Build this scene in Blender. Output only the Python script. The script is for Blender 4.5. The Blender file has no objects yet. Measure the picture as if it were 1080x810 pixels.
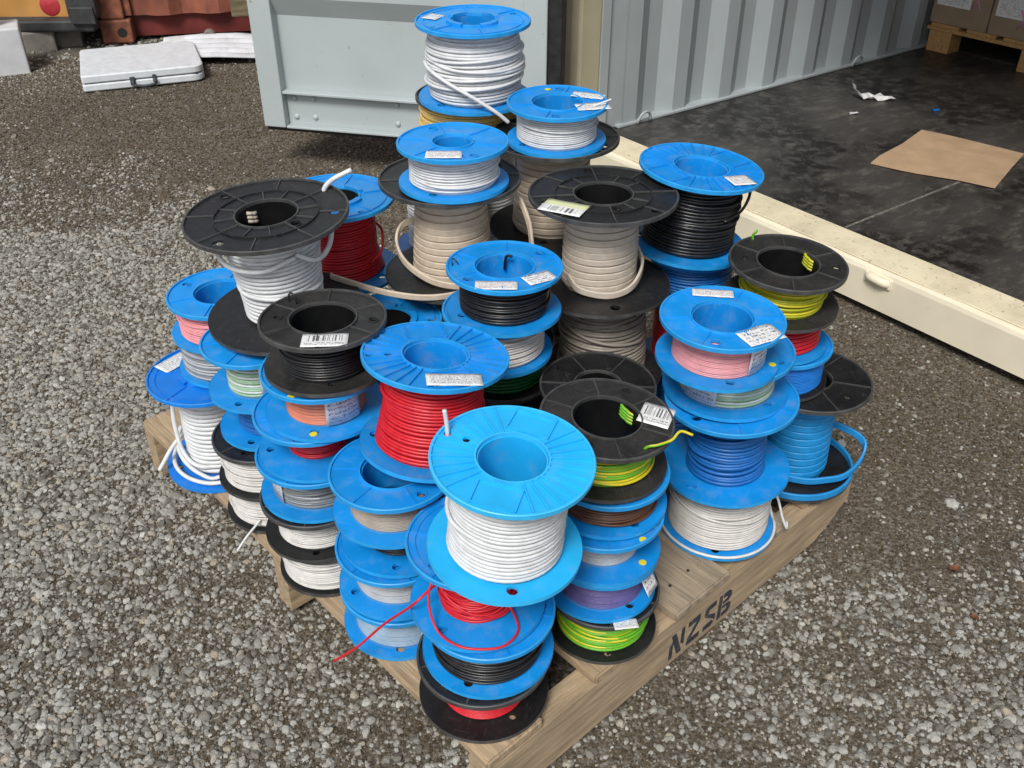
import bpy, bmesh, math, random
import numpy as np
from mathutils import Vector, Matrix, noise
from mathutils.geometry import tessellate_polygon
R_ = math.radians
S = bpy.context.scene
C = S.collection
# ------------------------------------------------------------------ camera, sky, sun, exposure
cam = bpy.data.cameras.new('camera'); camo = bpy.data.objects.new('camera', cam); C.objects.link(camo)
cam.sensor_width = 36; cam.lens = 33.33; cam.clip_start = .02; cam.clip_end = 400
camo.location = (0, 0, 1.42); camo.rotation_euler = (R_(90 - 34), 0, 0)
S.camera = camo
SUN_AZ, SUN_EL = R_(198), R_(50)          # azimuth clockwise from +Y: behind the camera, a little to the left
w = bpy.data.worlds.new('World'); S.world = w; w.use_nodes = True
nt = w.node_tree; bg = nt.nodes['Background']
sky = nt.nodes.new('ShaderNodeTexSky'); sky.sky_type = 'NISHITA'; sky.sun_disc = False
sky.sun_elevation = SUN_EL; sky.sun_rotation = SUN_AZ; sky.dust_density = 2; sky.air_density = 1.0
hs = nt.nodes.new('ShaderNodeHueSaturation'); hs.inputs['Saturation'].default_value = .5
nt.links.new(sky.outputs[0], hs.inputs['Color']); nt.links.new(hs.outputs[0], bg.inputs[0])
bg.inputs[1].default_value = .117
sl = bpy.data.lights.new('sun', 'SUN'); sl.energy = 2.5; sl.angle = R_(17); sl.color = (1, .99, .96)
so = bpy.data.objects.new('sun', sl); C.objects.link(so)
sd = Vector((math.sin(SUN_AZ) * math.cos(SUN_EL), math.cos(SUN_AZ) * math.cos(SUN_EL), math.sin(SUN_EL)))
so.rotation_euler = sd.to_track_quat('Z', 'Y').to_euler(); so.location = sd * 20
S.view_settings.view_transform = 'Standard'; S.view_settings.look = 'None'
S.view_settings.exposure = 0.25; S.view_settings.gamma = 1; S.view_settings.use_curve_mapping = False

# ------------------------------------------------------------------ materials
MATS = {}
def nn(t, k, **kw):
    n = t.nodes.new(k)
    for a, b in kw.items(): setattr(n, a, b)
    return n
def ramp(t, stops):
    r = nn(t, 'ShaderNodeValToRGB'); e = r.color_ramp.elements
    while len(e) < len(stops): e.new(.5)
    for el, (p, c) in zip(e, stops):
        el.position = p; el.color = (*c, 1) if len(c) == 3 else c
    return r
def mat(name, col, rough=.5, var=.12, scale=30, bump=0, bscale=None, col2=None, spots=None, stretch=None, metal=0, alpha=1, spec=.5, dirt=None, fade=0, scuff=None):
    """principled material: base colour varied by noise, optional second colour in patches, spots, bump, dust"""
    if name in MATS: return MATS[name]
    m = bpy.data.materials.new(name); m.use_nodes = True; t = m.node_tree; b = t.nodes['Principled BSDF']
    L = t.links.new
    tc = nn(t, 'ShaderNodeTexCoord'); vec = tc.outputs['Object']
    if stretch:
        mp = nn(t, 'ShaderNodeMapping'); mp.inputs['Scale'].default_value = stretch; L(vec, mp.inputs[0]); vec = mp.outputs[0]
    n = nn(t, 'ShaderNodeTexNoise'); n.inputs['Scale'].default_value = scale; n.inputs['Detail'].default_value = 6; L(vec, n.inputs['Vector'])
    c2 = col2 or tuple(max(0, c * (1 - 2 * var)) for c in col); c1 = tuple(min(1, c * (1 + var)) for c in col)
    r = ramp(t, [(.32, c2), (.68, c1)]); L(n.outputs[0], r.inputs[0]); out = r.outputs[0]
    def over(out, color, nscale, lo, hi, amt):
        n2 = nn(t, 'ShaderNodeTexNoise'); n2.inputs['Scale'].default_value = nscale; n2.inputs['Detail'].default_value = 8; n2.inputs['Roughness'].default_value = .7; L(vec, n2.inputs['Vector'])
        r2 = ramp(t, [(lo, (0, 0, 0)), (hi, (amt,) * 3)]); L(n2.outputs[0], r2.inputs[0])
        mx = nn(t, 'ShaderNodeMix', data_type='RGBA'); L(r2.outputs[0], mx.inputs[0]); L(out, mx.inputs[6]); mx.inputs[7].default_value = (*color, 1)
        return mx.outputs[2]
    if spots: out = over(out, *spots)
    if dirt: out = over(out, *dirt)
    if scuff:                                             # fine scratches: two crossed stretched noises
        for k_, st_ in enumerate(((1, 14, 1), (13, 1.5, 1))):
            mp2 = nn(t, 'ShaderNodeMapping'); mp2.inputs['Scale'].default_value = st_; mp2.inputs['Rotation'].default_value = (0, 0, .5 + k_); L(tc.outputs['Object'], mp2.inputs[0])
            n5 = nn(t, 'ShaderNodeTexNoise'); n5.inputs['Scale'].default_value = 26; n5.inputs['Detail'].default_value = 4; L(mp2.outputs[0], n5.inputs['Vector'])
            r5 = ramp(t, [(.64, (0, 0, 0)), (.70, (scuff[1],) * 3)]); L(n5.outputs[0], r5.inputs[0])
            mx5 = nn(t, 'ShaderNodeMix', data_type='RGBA'); L(r5.outputs[0], mx5.inputs[0]); L(out, mx5.inputs[6]); mx5.inputs[7].default_value = (*scuff[0], 1); out = mx5.outputs[2]
    if fade:
        oi = nn(t, 'ShaderNodeObjectInfo'); mr_ = nn(t, 'ShaderNodeMapRange'); mr_.inputs[3].default_value = 1 - fade; mr_.inputs[4].default_value = 1 + fade * .6; L(oi.outputs['Random'], mr_.inputs[0])
        mx6 = nn(t, 'ShaderNodeMix', data_type='RGBA', blend_type='MULTIPLY'); mx6.inputs[0].default_value = 1; L(out, mx6.inputs[6]); L(mr_.outputs[0], mx6.inputs[7]); out = mx6.outputs[2]
    L(out, b.inputs['Base Color'])
    rr = ramp(t, [(.3, (max(0, rough - .1),) * 3), (.7, (min(1, rough + .1),) * 3)]); L(n.outputs[0], rr.inputs[0]); L(rr.outputs[0], b.inputs['Roughness'])
    b.inputs['Metallic'].default_value = metal; b.inputs['Specular IOR Level'].default_value = spec; b.inputs['Alpha'].default_value = alpha
    if bump:
        n3 = nn(t, 'ShaderNodeTexNoise'); n3.inputs['Scale'].default_value = bscale or scale * 4; n3.inputs['Detail'].default_value = 8; L(vec, n3.inputs['Vector'])
        bp = nn(t, 'ShaderNodeBump'); bp.inputs['Strength'].default_value = bump; bp.inputs['Distance'].default_value = .004; L(n3.outputs[0], bp.inputs['Height']); L(bp.outputs[0], b.inputs['Normal'])
    MATS[name] = m; return m

DUST = (.34, .3, .24)
mat('blue', (.005, .262, .70), .42, .07, 14, bump=.05, bscale=60, dirt=(DUST, 26, .50, .82, .36), fade=.10, scuff=((.12, .38, .70), .25))
mat('blue_light', (.016, .42, .80), .40, .06, 14, bump=.05, bscale=60, dirt=(DUST, 26, .54, .84, .26), scuff=((.1, .5, .82), .22))
mat('blue_deep', (.004, .175, .62), .36, .07, 14, bump=.05, bscale=60, dirt=(DUST, 26, .54, .84, .26), scuff=((.1, .30, .7), .25))
mat('black', (.011, .011, .0115), .46, .12, 16, bump=.06, bscale=70, dirt=((.12, .11, .10), 90, .45, .8, .10), fade=.2, scuff=((.10, .10, .10), .45))
mat('black_dusty', (.019, .0185, .018), .5, .14, 14, bump=.06, bscale=70, dirt=((.14, .125, .105), 90, .42, .8, .14), spots=((.08, .066, .052), 9, .5, .8, .35), fade=.15, scuff=((.12, .115, .11), .5))
mat('hub_shade', (.005, .005, .005), .65, .2, 30, spec=.2)  # shade deep inside the hubs, put into the base colour
mat('black_worn', (.062, .061, .059), .5, .2, 40, bump=.06, bscale=70)  # rim and rib highlights painted as a paler tone, along with edge wear
mat('blue_worn', (.02, .31, .70), .42, .08, 40); mat('blue_light_worn', (.04, .47, .84), .40, .06, 40); mat('blue_deep_worn', (.01, .22, .68), .4, .08, 40)  # light line along the rims: highlight painted in, plus some wear
W = lambda n, c, r=.42, v=.06: mat('wire_' + n, c, r, v, 60, dirt=(DUST, 50, .58, .85, .2))
W('white', (.63, .635, .63)); W('white_warm', (.60, .575, .535)); W('cream', (.60, .495, .375)); W('grey', (.30, .265, .22)); W('grey_flat', (.53, .455, .37))
W('red', (.58, .012, .022)); W('red_dark', (.55, .014, .020)); W('black', (.012, .012, .013), .36); W('blue', (.012, .13, .42)); W('blue_bright', (.01, .18, .60)); W('blue_flat', (.015, .25, .58))
W('green', (.13, .42, .02)); W('green_dark', (.014, .15, .04)); W('yellow', (.62, .52, .02)); W('olive', (.42, .44, .02)); W('brown', (.105, .045, .022)); W('purple', (.085, .055, .26))
W('yellow_pale', (.72, .50, .16)); W('pink', (.75, .30, .32)); W('orange', (.68, .19, .08)); W('lightgreen', (.30, .48, .26)); W('bluegrey', (.26, .38, .50)); W('silver', (.40, .41, .42)); W('tan', (.36, .29, .22)); W('greyband', (.16, .17, .17)); W('copper', (.5, .18, .06))
mat('film', (.85, .88, .9), .12, .04, 90, bump=.6, bscale=45, alpha=.07, spec=1.0)
mat('dot_yellow', (.72, .62, .02), .5, .04)
mat('wood', (.41, .30, .185), .78, .17, 9, bump=.5, bscale=26, stretch=(1, 9, 9), spots=((.22, .155, .095), 4, .52, .78, .6), dirt=((.10, .07, .045), 17, .66, .72, .75))
mat('wood_grey', (.35, .275, .19), .82, .2, 8, bump=.55, bscale=24, stretch=(1, 9, 9), spots=((.14, .11, .08), 5, .5, .76, .7), dirt=((.06, .045, .03), 17, .64, .70, .8))
mat('wood_end', (.42, .29, .18), .85, .2, 40, bump=.4, bscale=90)
mat('wood_new', (.48, .27, .10), .75, .16, 9, bump=.3, bscale=30, stretch=(1, 9, 9))
mat('stencil', (.035, .038, .05), .8, .3, 60, dirt=((.33, .24, .15), 55, .56, .70, .7))
mat('knot', (.34, .25, .16), .8, .3, 120)
mat('nail', (.03, .028, .026), .6, .2, 90)
mat('cream_paint', (.76, .685, .51), .48, .05, 5, bump=.06, bscale=30, dirt=((.33, .24, .12), 26, .62, .8, .5))
mat('cream_worn', (.78, .685, .48), .55, .06, 8, bump=.2, bscale=60, spots=((.17, .10, .04), 70, .60, .65, .7), dirt=((.46, .36, .21), 11, .48, .74, .45))
mat('post_paint', (.43, .38, .26), .5, .05, 6, bump=.05, dirt=((.35, .28, .17), 20, .6, .8, .3))
mat('door_paint', (.40, .445, .44), .42, .035, 3, bump=.04, bscale=20, dirt=((.45, .45, .42), 14, .55, .85, .35), spots=((.20, .12, .07), 34, .66, .70, .7))
mat('wall_paint', (.365, .40, .405), .45, .04, 3, bump=.04, bscale=20, dirt=((.3, .29, .26), 9, .55, .85, .4))
mat('rubber', (.012, .012, .012), .6, .2, 40)
def floor_mat():
    m = bpy.data.materials.new('floor_ply'); m.use_nodes = True; t = m.node_tree; b = t.nodes['Principled BSDF']; L = t.links.new; MATS['floor_ply'] = m
    tc = nn(t, 'ShaderNodeTexCoord').outputs['Object']
    def nz(scale, det, ro, lo, hi, st=None, off=0):
        v = tc
        mp = nn(t, 'ShaderNodeMapping'); mp.inputs['Scale'].default_value = st or (1, 1, 1); mp.inputs['Location'].default_value = (off, off, 0); L(v, mp.inputs[0])
        n = nn(t, 'ShaderNodeTexNoise'); n.inputs['Scale'].default_value = scale; n.inputs['Detail'].default_value = det; n.inputs['Roughness'].default_value = ro; L(mp.outputs[0], n.inputs['Vector'])
        r = nn(t, 'ShaderNodeMapRange'); r.inputs[1].default_value = lo; r.inputs[2].default_value = hi; L(n.outputs[0], r.inputs[0]); return r.outputs[0]
    def mul(a, c):
        n = nn(t, 'ShaderNodeMath', operation='MULTIPLY'); L(a, n.inputs[0])
        if isinstance(c, float): n.inputs[1].default_value = c
        else: L(c, n.inputs[1])
        return n.outputs[0]
    def mix(f, a, c):
        n = nn(t, 'ShaderNodeMix', data_type='RGBA'); L(f, n.inputs[0])
        for k, q in ((6, a), (7, c)):
            if isinstance(q, tuple): n.inputs[k].default_value = (*q, 1)
            else: L(q, n.inputs[k])
        return n.outputs[2]
    col = mix(nz(2.4, 8, .65, .3, .7), (.040, .037, .033), (.066, .061, .054))
    col = mix(mul(nz(7, 10, .8, .50, .72, (1, 2.6, 1), 3.), .55), col, (.26, .235, .195))                 # pale scuffs
    film = mul(nz(1.5, 3, .5, .47, .56, None, 7.), nz(19, 9, .75, .43, .52)); col = mix(mul(film, .9), col, (.010, .008, .0065))   # peeling black film
    col = mix(mul(nz(3.5, 12, .85, .60, .74, (2.2, 1, 1), 11.), .45), col, (.26, .235, .20))
    L(col, b.inputs['Base Color'])
    r = nn(t, 'ShaderNodeMapRange'); L(nz(5, 8, .7, .3, .7, None, 5.), r.inputs[0]); r.inputs[3].default_value = .26; r.inputs[4].default_value = .55; L(r.outputs[0], b.inputs['Roughness'])
    bp = nn(t, 'ShaderNodeBump'); bp.inputs['Strength'].default_value = .3; bp.inputs['Distance'].default_value = .002; L(film, bp.inputs['Height']); L(bp.outputs[0], b.inputs['Normal'])
floor_mat(); mat('seam_dust', (.17, .155, .13), .9, .3, 60)
mat('cardboard', (.45, .30, .175), .85, .07, 12, bump=.12, bscale=50, dirt=((.3, .2, .12), 8, .5, .8, .5))
mat('box_card', (.30, .215, .14), .85, .1, 10, bump=.1)
mat('paper', (.78, .77, .74), .6, .05, 40)
mat('pink_ink', (.62, .25, .42), .7, .1, 40)
mat('table_plastic', (.64, .67, .68), .45, .04, 30, bump=.2, bscale=160)
mat('table_seam', (.05, .06, .07), .6, .2, 30)
mat('sheet_white', (.56, .56, .57), .5, .12, 6, dirt=((.2, .18, .15), 8, .5, .75, .7))
mat('rust_red', (.27, .085, .048), .72, .2, 7, bump=.15, spots=((.12, .03, .018), 8, .55, .75, .8))
mat('rust_rail', (.15, .020, .015), .6, .2, 6, bump=.1)
mat('rust_post', (.30, .10, .05), .75, .3, 14, bump=.3, spots=((.08, .035, .02), 16, .45, .7, .8))
mat('orange_paint', (.48, .235, .06), .5, .08, 6, dirt=((.35, .22, .1), 10, .5, .8, .4))
mat('red_disc', (.42, .03, .04), .45, .1, 30)
mat('bar_grey', (.035, .036, .037), .6, .25, 14, bump=.2, dirt=((.15, .13, .11), 20, .55, .8, .5))
mat('galv', (.33, .36, .38), .4, .15, 20, metal=.6)
mat('concrete', (.24, .22, .19), .9, .2, 10, bump=.4, spots=((.1, .085, .065), 8, .5, .75, .7))
mat('concrete_white', (.55, .55, .55), .85, .06, 10, bump=.25, spots=((.2, .18, .14), 18, .64, .72, .8))
mat('timber_old', (.16, .125, .07), .9, .25, 8, bump=.4, stretch=(1, 8, 8))
mat('leaf_dry', (.17, .062, .03), .8, .2, 60)
mat('straw', (.42, .33, .18), .8, .2, 60)
mat('weed', (.16, .19, .03), .7, .25, 60)

def sticker_mat(kind):
    """white paper label with printed rows, or a barcode, on the label's own UVs"""
    nm = 'sticker_' + kind
    if nm in MATS: return MATS[nm]
    m = bpy.data.materials.new(nm); m.use_nodes = True; t = m.node_tree; b = t.nodes['Principled BSDF']; L = t.links.new
    uv = nn(t, 'ShaderNodeTexCoord').outputs['UV']; sp = nn(t, 'ShaderNodeSeparateXYZ'); L(uv, sp.inputs[0])
    def M(op, a, bb=None):
        n = nn(t, 'ShaderNodeMath', operation=op)
        for i, v in enumerate((a, bb)):
            if v is None: continue
            if isinstance(v, (int, float)): n.inputs[i].default_value = v
            else: L(v, n.inputs[i])
        return n.outputs[0]
    def band(x, lo, hi): return M('MULTIPLY', M('GREATER_THAN', x, lo), M('LESS_THAN', x, hi))
    u, v = sp.outputs[0], sp.outputs[1]
    oi = nn(t, 'ShaderNodeObjectInfo').outputs['Random']
    def rows(n, lo, hi, fx, th):
        k = M('MULTIPLY', v, n); row = M('FLOOR', k); fr = M('FRACT', k)
        cb = nn(t, 'ShaderNodeCombineXYZ'); L(M('MULTIPLY', u, fx), cb.inputs[0]); L(M('ADD', M('MULTIPLY', row, 7.3), M('MULTIPLY', oi, 50)), cb.inputs[1])
        L(M('MULTIPLY', fr, 2.2), cb.inputs[2])
        ns = nn(t, 'ShaderNodeTexNoise'); ns.inputs['Scale'].default_value = 1; ns.inputs['Detail'].default_value = 2; L(cb.outputs[0], ns.inputs['Vector'])
        return M('MULTIPLY', M('MULTIPLY', M('GREATER_THAN', ns.outputs[0], th), band(fr, .22, .74)), M('MULTIPLY', band(u, .07, .92), band(v, lo, hi)))
    if kind == 'barcode':
        wn = nn(t, 'ShaderNodeTexWhiteNoise', noise_dimensions='1D'); L(M('ADD', M('FLOOR', M('MULTIPLY', u, 56)), M('FLOOR', M('MULTIPLY', oi, 90))), wn.inputs['W'])
        bars = M('MULTIPLY', M('GREATER_THAN', wn.outputs[0], .48), M('MULTIPLY', band(u, .12, .88), band(v, .42, .86)))
        ink = M('MAXIMUM', bars, rows(9, .08, .36, 34, .5)); inkc = (.03, .03, .035)
    elif kind == 'fine':
        ink = M('MAXIMUM', rows(22, .06, .62, 80, .54), rows(7, .70, .93, 26, .56)); inkc = (.05, .05, .06)
    elif kind == 'hand':
        ink = rows(5, .06, .95, 22, .53); inkc = (.06, .06, .12)
    elif kind == 'yellow':
        wn = nn(t, 'ShaderNodeTexWhiteNoise', noise_dimensions='1D'); L(M('FLOOR', M('MULTIPLY', u, 50)), wn.inputs['W'])
        ink = M('MULTIPLY', M('GREATER_THAN', wn.outputs[0], .48), M('MULTIPLY', band(u, .2, .85), band(v, .12, .5))); inkc = (.04, .05, .05)
    else:
        ink = rows(7, .08, .93, 40, .52); inkc = (.25, .10, .12) if kind == 'red' else (.08, .09, .13)
    nz = nn(t, 'ShaderNodeTexNoise'); nz.inputs['Scale'].default_value = 6; nz.inputs['Detail'].default_value = 6; L(uv, nz.inputs['Vector'])
    base = ramp(t, [(.35, (.62, .61, .58)), (.65, (.80, .79, .77))]); L(nz.outputs[0], base.inputs[0]); bo = base.outputs[0]
    if kind == 'yellow':
        mx0 = nn(t, 'ShaderNodeMix', data_type='RGBA'); L(M('GREATER_THAN', v, .56), mx0.inputs[0]); L(bo, mx0.inputs[6]); mx0.inputs[7].default_value = (.66, .68, .38, 1); bo = mx0.outputs[2]
    if kind == 'wrapped': base.color_ramp.elements[0].color = (.58, .57, .60, 1); base.color_ramp.elements[1].color = (.74, .73, .76, 1)
    mx = nn(t, 'ShaderNodeMix', data_type='RGBA'); L(M('MULTIPLY', ink, .85), mx.inputs[0]); L(bo, mx.inputs[6]); mx.inputs[7].default_value = (*inkc, 1)
    L(mx.outputs[2], b.inputs['Base Color']); b.inputs['Roughness'].default_value = .5
    MATS[nm] = m; return m

# ------------------------------------------------------------------ mesh helpers
class MB:
    def __init__(s): s.v = []; s.f = []; s.sm = []; s.mi = []
    def add(s, vs, fs, smooth=False, mi=0):
        o = len(s.v); s.v.extend(map(tuple, vs)); s.f.extend([tuple(i + o for i in f) for f in fs])
        s.sm.extend([smooth] * len(fs)); s.mi.extend(mi if isinstance(mi, list) else [mi] * len(fs)); return s
    def box(s, a, b, bev=0, M=None, mi=0):
        (x0, y0, z0), (x1, y1, z1) = a, b
        if bev:
            bm = bmesh.new(); bmesh.ops.create_cube(bm, size=1)
            for v in bm.verts: v.co = Vector(((x0 + x1) / 2 + v.co.x * (x1 - x0), (y0 + y1) / 2 + v.co.y * (y1 - y0), (z0 + z1) / 2 + v.co.z * (z1 - z0)))
            bmesh.ops.bevel(bm, geom=bm.edges[:], offset=bev, segments=1 if bev < .003 else 2, affect='EDGES', profile=.5)
            if M: bm.transform(M)
            bm.verts.index_update(); s.add([v.co[:] for v in bm.verts], [[v.index for v in f.verts] for f in bm.faces], mi=mi); bm.free(); return s
        vs = [(x, y, z) for z in (z0, z1) for y in (y0, y1) for x in (x0, x1)]
        if M: vs = [(M @ Vector(v))[:] for v in vs]
        return s.add(vs, [(0, 2, 3, 1), (4, 5, 7, 6), (0, 1, 5, 4), (2, 6, 7, 3), (0, 4, 6, 2), (1, 3, 7, 5)], mi=mi)
    def lathe(s, prof, seg=64, closed=False, mi=0):
        n = len(prof); vs = []
        for i in range(seg):
            a = 2 * math.pi * i / seg; c, d = math.cos(a), math.sin(a); vs += [(r * c, r * d, z) for r, z in prof]
        fs = []
        for i in range(seg):
            j = (i + 1) % seg
            for k in range(n if closed else n - 1):
                l = (k + 1) % n; fs.append((i * n + k, j * n + k, j * n + l, i * n + l))
        return s.add(vs, fs, True, mi)
    def sharp_lathe(s, prof, seg=64, mi=0):        # closed profile, every band its own vertices: crisp edges, round walls
        for k in range(len(prof)): s.lathe([prof[k], prof[(k + 1) % len(prof)]], seg, mi=mi)
        return s
    def sweep(s, pts, sec, up=(0, 0, 1), caps=True, stripe=0, mi=0):
        P = np.asarray(pts, float); n = len(P); T = np.gradient(P, axis=0); T /= np.linalg.norm(T, axis=1)[:, None] + 1e-12
        U = np.broadcast_to(np.asarray(up, float), P.shape); B = np.cross(T, U); l = np.linalg.norm(B, axis=1)[:, None]; B = B / np.maximum(l, 1e-9); N = np.cross(B, T)
        sec = np.asarray(sec, float); k = len(sec)
        V = (P[:, None] + B[:, None] * sec[None, :, :1] + N[:, None] * sec[None, :, 1:]).reshape(-1, 3)
        fs = []; ms = []
        for i in range(n - 1):
            for j in range(k):
                q = (j + 1) % k; fs.append((i * k + j, i * k + q, (i + 1) * k + q, (i + 1) * k + j))
                ms.append(1 if stripe and ((j + i // 11) % k) < stripe else mi)
        if caps:
            fs += [tuple(range(k - 1, -1, -1)), tuple((n - 1) * k + j for j in range(k))]; ms += [mi, mi]
        return s.add(V.tolist(), fs, True, ms)
    def disc(s, c, r, n=(0, 0, 1), seg=20, mi=0):
        q = Vector(n).to_track_quat('Z', 'Y'); vs = [(Vector(c) + q @ Vector((r * math.cos(2 * math.pi * i / seg), r * math.sin(2 * math.pi * i / seg), 0)))[:] for i in range(seg)]
        return s.add(vs, [tuple(range(seg))], mi=mi)
    def mesh(s, name, *ms):
        me = bpy.data.meshes.new(name); me.from_pydata(s.v, [], s.f); me.polygons.foreach_set('use_smooth', s.sm); me.polygons.foreach_set('material_index', s.mi)
        for m in ms: me.materials.append(MATS[m] if isinstance(m, str) else m)
        me.update(); return me
def ob(name, me, parent=None, loc=(0, 0, 0), rot=(0, 0, 0)):
    o = bpy.data.objects.new(name, me); C.objects.link(o); o.location = loc; o.rotation_euler = rot
    if parent: o.parent = parent
    return o
def tag(o, label, cat, group=None):
    o['label'] = label; o['category'] = cat
    if group: o['group'] = group
    return o
def thing(name, label, cat, loc=(0, 0, 0), rot=(0, 0, 0), group=None): return tag(ob(name, None, None, loc, rot), label, cat, group)
def struct(o): o['kind'] = 'structure'; return o
def circ(r, k=6): return [(r * math.cos(2 * math.pi * i / k), r * math.sin(2 * math.pi * i / k)) for i in range(k)]
def flat(wd, th):                                   # rounded flat section with support points that keep its faces flat
    h = wd / 2; a = th / 2; c = min(a, h) * .55
    q = [(a, h - c * 1.6), (a, h - c), (a - c * .3, h - c * .3), (a - c, h)]
    return [(x, -y) for x, y in q][::1] + [(-x, -y) for x, y in q[::-1]] + [(-x, y) for x, y in q] + [(x, y) for x, y in q[::-1]]
def spline(pts, n=8):
    P = [Vector(p) for p in pts]; P = [P[0] * 2 - P[1]] + P + [P[-1] * 2 - P[-2]]; out = []
    for i in range(1, len(P) - 2):
        a, b, c, d = P[i - 1:i + 3]
        for k in range(n):
            t = k / n; out.append((.5 * ((2 * b) + (c - a) * t + (2 * a - 5 * b + 4 * c - d) * t * t + (3 * b - a - 3 * c + d) * t ** 3))[:])
    out.append(P[-2][:]); return out
def uvs(me, fn):
    l = me.uv_layers.new(name='UVMap')
    for lp in me.loops: l.data[lp.index].uv = fn(lp.vertex_index)

# ------------------------------------------------------------------ spool parts
FL = {}
def flange_mesh(kind, R, rh, m):
    """plate 4 mm (z 0..4), raised rim, hub collar and ribs on its outer side (up to z 8 mm), round holes right through"""
    key = (kind, R, rh, m)
    if key in FL: return FL[key]
    mb = MB(); SEG = 72; t = .004
    ring = lambda r, n, cx=0, cy=0, ph=0: [(cx + r * math.cos(2 * math.pi * i / n + ph), cy + r * math.sin(2 * math.pi * i / n + ph)) for i in range(n)]
    holes = {'plain': [(.80, 20, .075), (.80, 200, .075)], 'black': [(.8, 35, .07), (.72, 215, .06)], 'ring': [(.83, 100, .06), (.50, 285, .065), (.83, 200, .07), (.83, 320, .07)], 'ribbed': [(.89, 154, .05), (.64, 152, .048)], 'tabs': [(.82, 10, .06), (.8, 190, .06)]}[kind]
    polys = [ring(R, SEG), ring(rh, 48)[::-1]] + [ring(hr * R, 14, d * R * math.cos(R_(a)), d * R * math.sin(R_(a)))[::-1] for d, a, hr in holes]
    flatp = [p for q in polys for p in q]; tris = tessellate_polygon([[Vector((x, y, 0)) for x, y in q] for q in polys])
    def orient(tr):
        (ax, ay), (bx, by), (cx, cy) = [flatp[i] for i in tr]; return tr if (bx - ax) * (cy - ay) - (by - ay) * (cx - ax) > 0 else tr[::-1]
    tris = [orient(tuple(q)) for q in tris]
    mb.add([(x, y, t) for x, y in flatp], tris); mb.add([(x, y, 0) for x, y in flatp], [q[::-1] for q in tris])
    for q in polys:
        n = len(q); mb.add([(x, y, 0) for x, y in q] + [(x, y, t) for x, y in q], [(i, (i + 1) % n, n + (i + 1) % n, n + i) for i in range(n)], True)
    top = .0075
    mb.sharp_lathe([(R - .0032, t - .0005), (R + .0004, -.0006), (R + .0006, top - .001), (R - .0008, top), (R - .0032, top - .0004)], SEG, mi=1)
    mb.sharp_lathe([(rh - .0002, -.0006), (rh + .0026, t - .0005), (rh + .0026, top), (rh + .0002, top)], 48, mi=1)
    for d, a, hr in holes[:2]:
        if kind in ('plain', 'black', 'ring'):
            cx, cy = d * R * math.cos(R_(a)), d * R * math.sin(R_(a)); r = hr * R; n = 16
            a_ = ring(r - .0001, n, cx, cy); b_ = ring(r + .0018, n, cx, cy); vs = [(x, y, t + .0018) for x, y in a_] + [(x, y, t + .0018) for x, y in b_] + [(x, y, t - .0003) for x, y in b_] + [(x, y, t - .0003) for x, y in a_]
            fs = []
            for i in range(n):
                j = (i + 1) % n; fs += [(i, n + i, n + j, j), (n + i, 2 * n + i, 2 * n + j, n + j), (i, j, 3 * n + j, 3 * n + i)]
            mb.add(vs, fs)
    def rib(a, r0, r1, wd=.0018, ht=.0030):
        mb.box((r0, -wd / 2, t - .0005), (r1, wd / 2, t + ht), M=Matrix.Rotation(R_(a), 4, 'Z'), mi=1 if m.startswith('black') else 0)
    if kind == 'plain' or kind == 'black':
        for k in range(6): rib(k * 60 + 8, rh + .002, R - .002, .0017, .0024)
    elif kind == 'ring':
        rm = rh + (R - rh) * .42
        mb.sharp_lathe([(rm - .0012, t - .0004), (rm + .0012, t - .0004), (rm + .0012, t + .003), (rm - .0012, t + .003)], 64)
        for k in range(12): rib(k * 30 + 6, rh + .002, rm - .001, .0018, .0028)
        for k in range(8): rib(k * 45 + 6, rm + .001, R - .002, .0018, .0022)
    elif kind == 'ribbed':
        for k in range(32):
            a = k * 11.25 + 3
            if min(abs((a - c + 180) % 360 - 180) for c in (70, 255)) > 27: rib(a, rh + .002, R - .002, .0023, .0034)
        for c in (70, 255):
            for s_ in (-1, 1): mb.box((rh + .006, s_ * R * .27 - .0011, t - .0005), (R * .9, s_ * R * .27 + .0011, t + .0034), M=Matrix.Rotation(R_(c), 4, 'Z'))
            for q in (rh + .006, R * .88): mb.box((q, -R * .27, t - .0004), (q + .0022, R * .27, t + .0033), M=Matrix.Rotation(R_(c), 4, 'Z'))
    elif kind == 'tabs':
        for k in range(6): rib(k * 60 + 20, rh + .012, R - .002, .002, .0025)
        mb.sharp_lathe([(R * .86, t - .0004), (R * .875, t - .0004), (R * .875, t + .002), (R * .86, t + .002)], 64)
        for k in range(4):
            n = 8; vs = []; fs = []
            for i in range(n + 1):
                a = R_(k * 90 + 20 - 24 + 48 * i / n)
                for r in (rh - .001, rh + .011):
                    for z in (t - .0005, t + .006): vs.append((r * math.cos(a), r * math.sin(a), z))
            for i in range(n):
                o = i * 4; fs += [(o + 1, o + 3, o + 7, o + 5), (o, o + 1, o + 5, o + 4), (o + 2, o + 6, o + 7, o + 3)]
            fs += [(0, 2, 3, 1), (n * 4, n * 4 + 1, n * 4 + 3, n * 4 + 2)]; mb.add(vs, fs)
    FL[key] = mb.mesh('flange', m, 'black_worn' if m.startswith('black') else m + '_worn'); return FL[key]

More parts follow.
